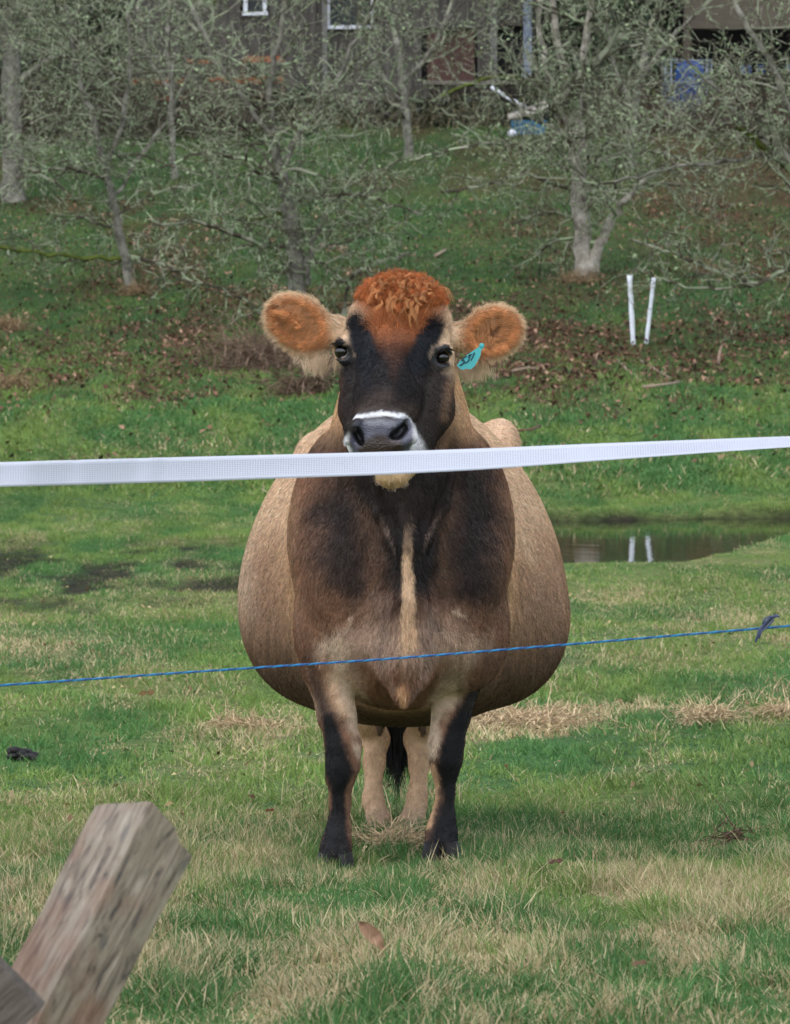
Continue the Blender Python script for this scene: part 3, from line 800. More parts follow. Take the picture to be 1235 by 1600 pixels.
bush('evergreen_tree', 'dark conifer behind the gap between house and shed', at(980, 112, 4.0), np.array((3.2, 2., 5.)), 22000, 34, 'tree', group='dark evergreens behind the orchard')
bush('evergreen_tree', 'broad dark evergreen behind the left end of the house', at(150, 113, 4.0), np.array((3.4, 2., 5.)), 22000, 35, 'tree', group='dark evergreens behind the orchard')
bush('low_shrub', 'low dark shrub under the deck beside the house wall', at(486, 101.5, .35), np.array((.75, .5, .5)), 4000, 36)
bush('low_shrub', 'low tangled green shrub along the porch foot', at(730, 100.5, .25), np.array((1.3, .5, .38)), 6000, 37, col=(.045, .05, .03), leaf=.07)
bush('low_shrub', 'brownish weedy shrub below the middle of the house', at(610, 100.5, .25), np.array((1.3, .5, .42)), 6000, 38, col=(.06, .055, .04), leaf=.07)
def thicket(name, label, px0, px1, d, h, n, seed, col):
    rr = np.random.default_rng(seed); out = []
    for i in range(n):
        px = rr.uniform(px0, px1); dd_ = d + rr.normal(0, .8); p = at(px, dd_, 0.0)
        dr = norm(rr.normal(0, .35, 3) + (0, 0, 1)); L_ = h * rr.uniform(.4, 1.05); r = rr.uniform(.006, .016)
        grow(rr, p, dr, L_, r, 2, out, 3, .25, .2, .0, .9)
    P0 = np.array([o[0] for o in out]); P1 = np.array([o[1] for o in out]); R0 = np.array([o[2] for o in out]); R1 = np.array([o[3] for o in out])
    C = np.array(col)[None] * rr.uniform(.35, 1.5, len(out))[:, None]
    V, Q, CC = tubes_np(P0, P1, R0, R1, C, 3)
    tag(mesh_np(name, V, [Q], twig_mat, None, CC, False), label, 'thicket', kind='stuff')
thicket('bramble_undergrowth', 'dark bare brambles massed below the deck and evergreens at upper left', -40, 400, 98, 2.0, 420, 71, srgb(92, 84, 72))
thicket('bramble_undergrowth', 'dark bare brambles massed below the shed and caged tank', 890, 1290, 99, 1.7, 330, 72, srgb(98, 84, 72))
thicket('weed_undergrowth', 'tall dead weeds along the foot of the house', 440, 800, 100.5, .9, 260, 73, srgb(120, 112, 88))
# far wood closing the view
rr = np.random.default_rng(5); n = 90000
X = rr.uniform(-75, 75, n); Yw = rr.uniform(135, 150, n); Z = 6 + rr.random(n) ** .8 * (15 + 5 * fbm(X * .12, X * 0, 3))
s = .45 * rr.uniform(.5, 1.3, n); a = rr.normal(0, 1, (n, 3)); a /= np.linalg.norm(a, axis=1)[:, None]; b_ = np.cross(a, rr.normal(0, 1, (n, 3))); b_ /= np.linalg.norm(b_, axis=1)[:, None]
P = np.stack([X, Yw, Z], 1); V = np.stack([P - a * s[:, None], P + b_ * s[:, None] * .6, P + a * s[:, None], P - b_ * s[:, None] * .6], 1).reshape(-1, 3)
C = np.array((.028, .036, .02)) * rr.uniform(.4, 1.8, n)[:, None]
o = mesh_np('woods', V, [np.arange(n)[:, None] * 4 + np.array([[0, 1, 2, 3]])], leafy, None, np.repeat(C[:, None], 4, 1).reshape(-1, 3), False)
tag(o, 'dark wood closing the view behind the buildings', 'woods', kind='stuff')

# ------------------------------------------------------------------ twig pile, root mounds, stakes, twigs
tmat = mat_vcol('brown_twigs', .9, .1)
def twigpile(name, label, c, r, n, seed, col, cat, L=(.25, .8), thick=.006, parent=None):
    rr = np.random.default_rng(seed)
    out = []
    for i in range(n):
        p = c + rr.normal(0, .45, 3) * r; g = float(gz(p[0], p[1])); p[2] = g + abs(rr.normal(0, .42)) * r[2] + .02
        d = norm(rr.normal(0, 1, 3) * (1, .8, .45)); L_ = rr.uniform(*L)
        for k in range(5):
            q = p + d * L_ / 5; q[2] = max(q[2], float(gz(q[0], q[1])) + .01)
            out.append((p, q, thick * rr.uniform(.6, 1.8) * (1 - k * .15), thick * .8 * (1 - k * .15))); p = q
            d = norm(d + rr.normal(0, .22, 3) + (0, 0, -.06))
    P0, P1 = np.array([o[0] for o in out]), np.array([o[1] for o in out]); R0 = np.array([o[2] for o in out]); R1 = np.array([o[3] for o in out])
    C = np.array(col)[None] * rr.uniform(.5, 1.6, len(out))[:, None]
    V, Q, CC = tubes_np(P0, P1, R0, R1, C, 3)
    o = mesh_np(name, V, [Q], tmat, None, CC, False)
    tag(o, label, cat)
    return o
twigpile('brush_pile', 'heap of brown cut twigs and brambles on the bank left of the cow head', at(425, 54, .25), np.array((.85, .8, .42)), 650, 41, srgb(122, 102, 86), 'brush pile', (.3, 1.0), .008)
twigpile('brush_pile', 'low brown bramble tangle close behind the cow ear on the left', at(480, 49, .2), np.array((.42, .5, .45)), 300, 42, srgb(118, 98, 82), 'brush pile', (.25, .8), .008)
for px, py, d, w, s_, lab in ((905, 436, 69.6, .42, 51, 'pile of tan dead grass at the foot of the forked tree'), (212, 428, 67.4, .22, 52, 'tan dead grass at the foot of the thin leaning tree'),
                         (8, 476, 61, .28, 53, 'tan tussock of dead grass at the left edge'), (20, 606, 50, .22, 54, 'low pale tussock near the left edge below the first'),
                         (1100, 410, 72, .35, 55, 'brown dead tussock right of the forked tree')):
    c = at(px, d, .05)
    twigpile('dead_grass_tussock', lab, c, np.array((w, w * .8, .16)), 300, s_, srgb(150, 128, 98), 'tussock', (.10, .32), .006)
for pts, lab in (([(700, 395, 66), (690, 405, 66), (683, 400, 66)], None),):
    pass
def stake(ptop, pbot, d, r, lab, bumps=()):
    a = W(*pbot, d); g = float(gz(a[0], d)); a[2] = min(a[2], g - .05) ; tpt = W(*ptop, d)
    m = MB(); n = 12
    P = [a + (tpt - a) * i / n + np.array((0.0012 * sin(i * 1.7), 0, 0)) for i in range(n + 1)]
    R = [r * (1 + .10 * sin(i * 2.3) + (.18 if i in bumps else 0)) for i in range(n + 1)]
    m.tube(P, R, 10)
    o = m.build('white_stake', stake_mat, None, True); tag(o, lab, 'stake', 'white stakes on the bank'); return o
stake_mat = mat_plain('white_painted_stake', (.70, .72, .76), .6, .12, 12, bump=.3)
stake((984, 430), (990, 543), 58, .034, 'thicker white stake standing nearly upright on the bank', (5, 12))
stake((1022, 434), (1009, 546), 58, .029, 'thinner white stake leaning right on the bank', (11,))
# fallen sticks
for i, (pts, d, r, lab) in enumerate((([(440, 800), (0, 0)], 0, 0, None),)):
    pass
def stick(pl, d, r, lab, col=srgb(150, 130, 112)):
    m = MB(); P = []
    for px, py in pl:
        # walk the ground to find where this pixel ray meets it, then lay the stick there
        ds = np.linspace(6, 95, 4000); xx = (px - 617.5) / FPX * ds; zz = CAMZ - (py - 479) / FPX * ds
        hit = np.nonzero(zz < gz(xx, ds) + .03)[0]; k = hit[0] if len(hit) else 3999
        P.append((xx[k], ds[k], zz[k] + .02))
    P = np.array(P); P[:, 1] = P[:, 1].mean() * .0 + P[:, 1]
    m.tube(P, [r * (1 - .12 * i) for i in range(len(P))], 6)
    o = m.build('fallen_stick', mat_plain('stick_wood', col, .9, .25, 20), None, True); tag(o, lab, 'stick', 'fallen sticks'); return o
stick([(800, 582), (825, 577), (852, 579)], 0, .018, 'pale fallen stick right of the cow ear')
stick([(1005, 607), (1035, 604), (1066, 599)], 0, .022, 'pale straight stick on leaf litter below the white stakes')
stick([(965, 565), (980, 580), (998, 595)], 0, .016, 'short stick crossing the litter left of the white stakes foot')
stick([(1002, 566), (1025, 580), (1048, 594)], 0, .016, 'short stick slanting down right of the white stakes foot')
stick([(800, 676), (830, 674), (845, 668)], 0, .016, 'dark thin stick on the grass close above the tape', srgb(110, 80, 66))
stick([(500, 384), (520, 386), (545, 390)], 0, .03, 'pale stick lying high on the bank above the cow')
stick([(680, 402), (690, 396), (697, 392)], 0, .03, 'short pale splinter lying on the bank above the cow poll')
for px, py, h, r, lab in ((1122, 548, 34, .03, 'pale broken stub of a stem standing on the bank far right'), (930, 575, 18, .018, 'tiny pale stub standing below left of the white stakes')):
    d = 55; a = W(px, py, d); g = float(gz(a[0], d)); m = MB(); m.tube([(a[0], d, g - .03), (a[0] + .02, d, g + S(h, d) * .6), (a[0] + .05, d, g + S(h, d))], [r, r * .7, r * .25], 7)
    o = m.build('broken_stem', mat_plain('stem_wood', srgb(156, 130, 112), .9, .25, 20), None, True); tag(o, lab, 'stem')
# ------------------------------------------------------------------ the cow
# an implicit body meshed once as one continuous surface
xs = np.arange(-0.50, 0.56, 0.0062)
ys = np.concatenate([np.arange(9.28, 9.98, 0.0055), np.arange(9.98, 12.1, 0.013)])
zs = np.concatenate([np.arange(-0.16, 0.93, 0.0085), np.arange(0.93, 1.50, 0.0055)])
F = np.full((len(xs), len(ys), len(zs)), 0.5, np.float32)

def region(lo, hi):
    sl = []
    for ax, a, b in zip((xs, ys, zs), lo, hi):
        i0 = max(0, np.searchsorted(ax, a) - 1); i1 = min(len(ax), np.searchsorted(ax, b) + 1)
        sl.append(slice(i0, max(i1, i0 + 1)))
    X = xs[sl[0]][:, None, None].astype(np.float32); Y = ys[sl[1]][None, :, None].astype(np.float32)
    Z = zs[sl[2]][None, None, :].astype(np.float32)
    return tuple(sl), X, Y, Z

def smin(a, b, k):
    h = np.clip(0.5 + 0.5 * (b - a) / k, 0, 1)
    return b * (1 - h) + a * h - k * h * (1 - h)

def apply(sl, d, k, op):
    A = F[sl]
    if op == 'add': F[sl] = smin(A, d, k)
    else: F[sl] = -smin(-A, d, k)

def rotm(ax=(0, 0, 0)):
    from mathutils import Euler
    return np.array(Euler([radians(v) for v in ax]).to_matrix())

def ell(c, r, rot=(0, 0, 0), k=0.02, op='add'):
    c = np.asarray(c, float); r = np.asarray(r, float); m = max(r) + k + 0.03
    sl, X, Y, Z = region(c - m, c + m)
    R = rotm(rot).T     # world -> local
    dx, dy, dz = X - c[0], Y - c[1], Z - c[2]
    p = [R[i, 0] * dx + R[i, 1] * dy + R[i, 2] * dz for i in range(3)]
    k0 = np.sqrt(sum((p[i] / r[i]) ** 2 for i in range(3)))
    k1 = np.sqrt(sum((p[i] / r[i] ** 2) ** 2 for i in range(3))) + 1e-6
    d = np.where(k0 < 1, (k0 - 1) * min(r), k0 * (k0 - 1) / k1)
    apply(sl, d, k, op)

def cone(pts, rr, k=0.02, op='add', flat=None):
    """chain of round cones; flat = depth scale"""
    for a, b, ra, rb in zip(pts[:-1], pts[1:], rr[:-1], rr[1:]):
        a = np.asarray(a, float); b = np.asarray(b, float)
        m = max(ra, rb) * (flat or 1 if (flat or 1) > 1 else 1) + k + 0.03
        sl, X, Y, Z = region(np.minimum(a, b) - m, np.maximum(a, b) + m)
        ab = b - a; L = ab @ ab + 1e-9
        fy = 1.0 / (flat or 1.0)
        t = np.clip(((X - a[0]) * ab[0] + (Y - a[1]) * ab[1] + (Z - a[2]) * ab[2]) / L, 0, 1)
        dx = X - a[0] - t * ab[0]; dy = (Y - a[1] - t * ab[1]) * fy; dz = Z - a[2] - t * ab[2]
        d = np.sqrt(dx * dx + dy * dy + dz * dz) - (ra + (rb - ra) * t)
        apply(sl, d, k, op)

# trunk: cross-sections along the body  (y, cx, w, ztop, zbot, zwide, exp)
KEY = np.array([
    (9.76, 0.020, 0.03, 0.80, 0.66, 0.73),
    (9.80, 0.020, 0.13, 0.92, 0.52, 0.72),
    (9.87, 0.016, 0.205, 1.02, 0.43, 0.72),
    (9.98, 0.014, 0.250, 1.10, 0.385, 0.76),
    (10.10, 0.013, 0.268, 1.145, 0.365, 0.78),
    (10.30, 0.014, 0.275, 1.150, 0.34, 0.70),
    (10.50, 0.016, 0.335, 1.145, 0.30, 0.62),
    (10.75, 0.019, 0.418, 1.140, 0.255, 0.58),
    (10.95, 0.020, 0.437, 1.135, 0.245, 0.575),
    (11.15, 0.020, 0.425, 1.130, 0.26, 0.58),
    (11.35, 0.030, 0.375, 1.10, 0.32, 0.64),
    (11.55, 0.036, 0.31, 1.07, 0.42, 0.72),
    (11.75, 0.020, 0.24, 1.06, 0.52, 0.76),
    (11.88, 0.020, 0.13, 0.98, 0.62, 0.78),
    (11.92, 0.020, 0.03, 0.90, 0.70, 0.79)])
def trunk():
    sl, X, Y, Z = region((-0.56, 9.70, 0.16), (0.6, 12.0, 1.26))
    y = Y.ravel()
    def sm(c):
        v = np.interp(y, KEY[:, 0], KEY[:, c])
        if True:
            kk = np.ones(5) / 5
            vv = np.interp(np.linspace(9.6, 12.1, 400), KEY[:, 0], KEY[:, c])
            vv = np.convolve(np.pad(vv, 6, mode='edge'), np.ones(13) / 13, mode='valid')
            v = np.interp(y, np.linspace(9.6, 12.1, 400), vv)
        return v[None, :, None].astype(np.float32)
    cx, w, zt, zb, zw = [sm(i) for i in range(1, 6)]
    hz = np.where(Z > zw, zt - zw, zw - zb)
    e = np.where(Z > zw, 1.75, 2.15)
    r = ((np.abs(X - cx) / w) ** e + (np.abs(Z - zw) / hz) ** e) ** (1 / e)
    d = (r - 1) * np.minimum(w, hz) * 0.85
    out = np.maximum(9.74 - Y, Y - 11.94)
    d = np.maximum(d, out)
    apply(sl, d.astype(np.float32), 0.03, 'add')
trunk()
ell((0.285, 10.95, 0.495), (.155, .30, .18), (0, 0, 0), .06)
ell((-0.225, 10.95, 0.49), (.145, .30, .165), (0, 0, 0), .06)
# shoulders, chest
for s in (-1, 1):
    cxp = 628 + s * 98
    ell(W(cxp, 800, 10.02), (0.105, 0.13, 0.20), (0, s * -6, 0), 0.07)
    ell(W(628 + s * 92, 905, 9.90), (0.092, 0.10, 0.13), (0, s * 8, 0), 0.06)       # point of shoulder
    ell(W(628 + s * 118, 1000, 9.99), (0.075, 0.10, 0.12), (0, s * 10, 0), 0.05)
    ell((0.018 + s * 0.20, 11.45, 0.55), (0.13, 0.20, 0.28), (0, 0, 0), 0.08)         # thighs
ell((-0.218, 11.42, 0.925), (0.055, 0.10, 0.07), (0, 0, 0), 0.09)     # hook bones
ell((0.292, 11.42, 0.965), (0.055, 0.10, 0.075), (0, 0, 0), 0.07)
# neck
cone([W(622, 560, 9.90), W(628, 660, 9.93), W(632, 790, 9.97)], [0.115, 0.145, 0.175], 0.06)
cone([W(618, 640, 9.80), W(632, 760, 9.82), W(637, 880, 9.80)], [0.075, 0.085, 0.07], 0.05)   # throat
cone([W(628, 600, 10.05), W(628, 640, 10.3)], [0.13, 0.15], 0.08)
# dewlap and brisket
cone([W(628, 745, 9.72), W(640, 850, 9.705), W(640, 940, 9.71), W(638, 1020, 9.735)], [0.018, 0.020, 0.024, 0.036], 0.035)
cone([W(638, 960, 9.80), W(634, 1040, 9.80)], [0.085, 0.070], 0.05)
cone([W(636, 1040, 9.76), W(631, 1085, 9.765), W(630, 1101, 9.765)], [0.040, 0.020, 0.009], 0.03)
ell(W(575, 990, 9.89), (0.07, 0.08, 0.075), (0, 0, 0), 0.06)
ell(W(696, 990, 9.89), (0.07, 0.08, 0.075), (0, 0, 0), 0.06)
# skin folds on the throat and chest
for pts in ([(583, 745), (592, 800), (612, 845), (628, 872)], [(706, 742), (694, 790), (668, 840), (650, 880)]):
    cone([W(x, y, 9.735) for x, y in pts], [0.010, 0.011, 0.010, 0.008], 0.022)
for pts in ([(541, 975), (556, 940), (562, 890), (556, 840)], [(722, 965), (704, 930), (700, 890), (706, 840)]):
    cone([W(x, y, 9.775) for x, y in pts], [0.004, 0.008, 0.010, 0.008], 0.03, op='sub')
# armpit folds
for s, x0 in ((-1, 556), (1, 708)):
    cone([W(x0 - s * 6, 1035, 9.80), W(x0 - s * 8, 1075, 9.84)], [0.006, 0.016], 0.03, op='sub')
# front legs
cone([W(516, 985, 10.02), W(513, 1050, 9.98), W(526, 1115, 9.96), W(537, 1165, 9.95), W(536, 1195, 9.95), W(532, 1215, 9.955),
      W(532, 1250, 9.97), W(530, 1290, 9.97), W(526, 1318, 9.95), W(524, 1338, 9.93)],
     [0.075, 0.053, 0.044, 0.0405, 0.0385, 0.031, 0.0235, 0.0255, 0.034, 0.035], 0.018, flat=1.12)
cone([W(742, 985, 10.10), W(722, 1050, 10.08), W(706, 1115, 10.07), W(697, 1160, 10.06), W(697, 1185, 10.06), W(696, 1205, 10.07),
      W(696, 1235, 10.08), W(693, 1275, 10.08), W(690, 1300, 10.06), W(690, 1318, 10.04)],
     [0.075, 0.055, 0.045, 0.0425, 0.0385, 0.030, 0.0225, 0.027, 0.036, 0.036], 0.018, flat=1.12)
for (x, y, d) in ((524, 1336, 9.915), (690, 1318, 10.025)):
    for s in (-1, 1):
        ell(W(x + s * 11, y, d), (0.022, 0.042, 0.030), (0, 0, s * -6), 0.008)
# rear legs
for s, top, mid, ank, hoof in ((-1, 588, 585, 583, 591), (1, 652, 656, 652, 646)):
    cone([(0.018 + s * 0.17, 11.45, 0.50), W(top - s * -14, 1120, 11.55), W(top, 1155, 11.60), W(mid, 1190, 11.55), W(ank, 1250, 11.50),
          W(hoof - s * 2, 1285, 11.46), W(hoof, 1300, 11.43)],
         [0.12, 0.043, 0.033, 0.026, 0.025, 0.031, 0.034], 0.03, flat=1.15)
    for q in (-1, 1):
        ell(W(hoof + q * 9, 1304, 11.40), (0.022, 0.045, 0.028), (0, 0, 0), 0.008)
# udder
ell((0.015, 11.25, 0.33), (0.13, 0.15, 0.12), (0, 0, 0), 0.05)
for x in (594, 661):
    cone([W(x, 1128, 11.15), W(x, 1146, 11.15)], [0.014, 0.010], 0.01)

# ---- head
HD = 9.58
ell(W(624, 512, 9.69), (0.120, 0.11, 0.098), (0, 0, 0), 0.03)                 # forehead / cranium
ell(W(628, 470, 9.70), (0.092, 0.070, 0.048), (0, 2, 0), 0.03)                      # poll
ell(W(618, 545, 9.665), (0.112, 0.085, 0.085), (0, 0, 0), 0.03)
cone([W(617, 575, 9.62), W(606, 625, 9.545), W(597, 668, 9.49)], [0.082, 0.073, 0.066], 0.03)   # face to nose
cone([W(560, 585, 9.67), W(560, 640, 9.60), W(566, 690, 9.52)], [0.045, 0.038, 0.035], 0.035)   # left cheek
cone([W(670, 590, 9.68), W(668, 640, 9.63), W(645, 700, 9.56)], [0.062, 0.055, 0.040], 0.035)   # right cheek
cone([W(640, 640, 9.72), W(625, 700, 9.62), W(614, 738, 9.53)], [0.075, 0.060, 0.036], 0.04)   # jaw
cone([W(617, 540, 9.60), W(606, 600, 9.527), W(598, 640, 9.47)], [0.030, 0.028, 0.026], 0.04)   # nose bridge
ell(W(596, 690, 9.465), (0.081, 0.066, 0.060), (0, 0, 4), 0.02)                      # muzzle
ell(W(594, 662, 9.455), (0.062, 0.050, 0.032), (0, 0, 4), 0.018)
ell(W(613, 742, 9.50), (0.040, 0.045, 0.028), (0, 0, 4), 0.015)                     # chin
cone([W(552, 732, 9.47), W(600, 738, 9.405), W(648, 726, 9.48)], [0.008, 0.008, 0.008], 0.01, op='sub')  # mouth
# nostrils
cone([W(543, 690, 9.42), W(547, 668, 9.415), W(560, 656, 9.41)], [0.010, 0.011, 0.008], 0.012)     # nostril wings
cone([W(622, 695, 9.405), W(644, 685, 9.415), W(646, 664, 9.42)], [0.010, 0.012, 0.009], 0.012)
cone([W(565, 692, 9.425), W(560, 680, 9.42), W(554, 667, 9.43)], [0.007, 0.011, 0.006], 0.004, op='sub', flat=3.2)
cone([W(611, 682, 9.425), W(622, 678, 9.42), W(632, 668, 9.43), W(635, 657, 9.44)], [0.0075, 0.0125, 0.0095, 0.005], 0.004, op='sub', flat=3.2)
# hollows beside the nose and above the eyes
ell(W(570, 560, 9.545), (0.022, 0.018, 0.050), (0, 14, 0), 0.03, 'sub')
ell(W(655, 565, 9.545), (0.022, 0.018, 0.050), (0, -14, 0), 0.03, 'sub')
ell(W(563, 515, 9.565), (0.026, 0.014, 0.032), (0, 20, 0), 0.03, 'sub')
ell(W(675, 522, 9.565), (0.026, 0.014, 0.032), (0, -20, 0), 0.03, 'sub')
# orbits
EL, ER = W(536, 549, 9.652), W(690.5, 558, 9.648)
ell(EL + (0.012, 0.012, 0.002), (0.034, 0.034, 0.036), (0, 0, 0), 0.022)
ell(ER + (-0.006, 0.012, 0.002), (0.034, 0.034, 0.036), (0, 0, 0), 0.022)
cone([EL + v for v in ((-0.020, -0.006, 0.006), (-0.008, -0.026, 0.024), (0.012, -0.030, 0.016), (0.022, -0.026, -0.006))], [0.006, 0.008, 0.007, 0.005], 0.008)
cone([ER + v for v in ((0.022, -0.010, 0.004), (0.010, -0.026, 0.023), (-0.010, -0.030, 0.016), (-0.022, -0.026, -0.004))], [0.006, 0.008, 0.007, 0.005], 0.008)
cone([EL + v for v in ((-0.014, -0.014, -0.018), (0.002, -0.026, -0.022), (0.018, -0.028, -0.016))], [0.005, 0.006, 0.005], 0.01)
cone([ER + v for v in ((0.018, -0.016, -0.017), (0.002, -0.026, -0.023), (-0.018, -0.028, -0.016))], [0.005, 0.006, 0.005], 0.01)
EYE_R = 0.0205
ell(EL + (-0.001, -0.014, 0), (0.0145, 0.030, 0.0165), (0, 14, 0), 0.005, 'sub')
ell(ER + (0.001, -0.014, 0), (0.0160, 0.030, 0.0160), (0, -8, 0), 0.006, 'sub')
# ears
EARL, EARR = W(470, 506, 9.735), W(766, 520, 9.735)
cone([W(535, 520, 9.75), W(505, 516, 9.75)], [0.034, 0.034], 0.02)
cone([W(704, 528, 9.75), W(735, 526, 9.75)], [0.032, 0.034], 0.02)
ell(EARL, (0.086, 0.026, 0.060), (0, 33, 6), 0.012)
ell(EARR, (0.075, 0.028, 0.058), (0, -24, -6), 0.012)
ell(EARL + (-0.012, -0.022, 0.006), (0.066, 0.028, 0.043), (0, 33, 6), 0.008, 'sub')
ell(EARR + (0.010, -0.024, 0.002), (0.054, 0.030, 0.040), (0, -24, -6), 0.010, 'sub')
cone([W(764, 534, 9.72), W(770, 517, 9.715), W(783, 506, 9.715)], [0.009, 0.012, 0.007], 0.008, 'sub')
cone([W(425, 486, 9.705), W(450, 494, 9.71), W(470, 512, 9.715)], [0.004, 0.007, 0.006], 0.010)

def surface_nets(F):
    ins = F < 0
    nx, ny, nz = F.shape
    cnt = np.zeros((nx - 1, ny - 1, nz - 1), np.uint8)
    for a in (0, 1):
        for b in (0, 1):
            for c in (0, 1):
                cnt += ins[a:nx - 1 + a, b:ny - 1 + b, c:nz - 1 + c]
    act = (cnt > 0) & (cnt < 8)
    I = np.argwhere(act)
    idx = np.full(cnt.shape, -1, np.int32); idx[act] = np.arange(len(I))
    acc = np.zeros((len(I), 3)); num = np.zeros(len(I))
    AX = (xs, ys, zs)
    for ax in range(3):
        o = [a for a in range(3) if a != ax]
        for b in (0, 1):
            for c in (0, 1):
                p0 = I.copy(); p0[:, o[0]] += b; p0[:, o[1]] += c
                p1 = p0.copy(); p1[:, ax] += 1
                f0 = F[p0[:, 0], p0[:, 1], p0[:, 2]]; f1 = F[p1[:, 0], p1[:, 1], p1[:, 2]]
                m = (f0 < 0) != (f1 < 0)
                t = np.where(m, f0 / np.where(m, f0 - f1, 1), 0)
                P0 = np.stack([AX[k][p0[:, k]] for k in range(3)], 1); P1 = np.stack([AX[k][p1[:, k]] for k in range(3)], 1)
                acc += np.where(m[:, None], P0 + (P1 - P0) * t[:, None], 0); num += m
    V = acc / num[:, None]
    Q = []
    for ax in range(3):
        o = [(ax + 1) % 3, (ax + 2) % 3]
        A = np.moveaxis(ins, ax, 0)
        s = A[:-1] != A[1:]
        E = np.argwhere(s)
        P = np.zeros_like(E)
        rest = [a for a in range(3) if a != ax]
        P[:, ax] = E[:, 0]; P[:, rest[0]] = E[:, 1]; P[:, rest[1]] = E[:, 2]
        ok = (P[:, o[0]] > 0) & (P[:, o[1]] > 0) & (P[:, o[0]] < F.shape[o[0]] - 1) & (P[:, o[1]] < F.shape[o[1]] - 1)
        P = P[ok]
        q = []
        for (b, c) in ((0, 0), (1, 0), (1, 1), (0, 1)):
            R = P.copy(); R[:, o[0]] -= b; R[:, o[1]] -= c
            q.append(idx[R[:, 0], R[:, 1], R[:, 2]])
        q = np.stack(q, 1)
        flip = ins[P[:, 0], P[:, 1], P[:, 2]]
        q[~flip] = q[~flip][:, ::-1]
        Q.append(q)
    return V, np.concatenate(Q)
CV, CQ = surface_nets(F)
def lap(V, Q, it, lam=0.5):
    e = np.concatenate([Q[:, [0, 1]], Q[:, [1, 2]], Q[:, [2, 3]], Q[:, [3, 0]]])
    n = len(V); deg = np.bincount(e[:, 0], minlength=n) + np.bincount(e[:, 1], minlength=n)
    for _ in range(it):
        s = np.zeros_like(V)
        for k in range(3):
            s[:, k] = np.bincount(e[:, 0], V[e[:, 1], k], n) + np.bincount(e[:, 1], V[e[:, 0], k], n)
        V = V + lam * (s / deg[:, None] - V)
    return V
CV = lap(CV, CQ, 3)
del F

# ---- coat colours (markings of the coat plus some painted light and shade, by place on the body)
C_TAN = np.array(srgb(204, 163, 124)); C_PALE = np.array(srgb(214, 188, 162)); C_BROWN = np.array(srgb(122, 90, 69))
C_DKBR = np.array(srgb(58, 45, 39)); C_BLK = np.array(srgb(17, 15, 16)); C_GREY = np.array(srgb(150, 126, 112))
C_ORG = np.array(srgb(174, 100, 54)); C_CREAM = np.array(srgb(226, 200, 170)); C_WHITE = np.array(srgb(212, 210, 210))
C_SLATE = np.array(srgb(84, 84, 96)); C_PINKT = np.array(srgb(174, 145, 124)); C_BLUEBLK = np.array(srgb(20, 22, 28))

def stroke(P, col, base, pts, r, feather=0.5, a=1.0, dsc=0.2):
    """paint a capsule chain. pts = (px, py, d) ; r in photograph pixels at that distance"""
    pts = np.array([W(*p) for p in pts]); rr = np.broadcast_to(np.asarray(r, float), (len(pts),)) / FPX * 9.8
    best = np.full(len(P), 9.0)
    sc = np.array([1, dsc, 1])
    Q = P * sc; pts = pts * sc
    if len(pts) == 1:
        best = np.linalg.norm(Q - pts[0], axis=1) / rr[0]
    for i in range(len(pts) - 1):
        ab = pts[i + 1] - pts[i]; t = np.clip(((Q - pts[i]) @ ab) / (ab @ ab + 1e-9), 0, 1)
        d = np.linalg.norm(Q - pts[i] - t[:, None] * ab, axis=1) / (rr[i] + (rr[i + 1] - rr[i]) * t)
        best = np.minimum(best, d)
    m = a * (1 - ss(1 - feather, 1 + feather * 0.6, best))
    return col * (1 - m[:, None]) + np.asarray(base) * m[:, None]

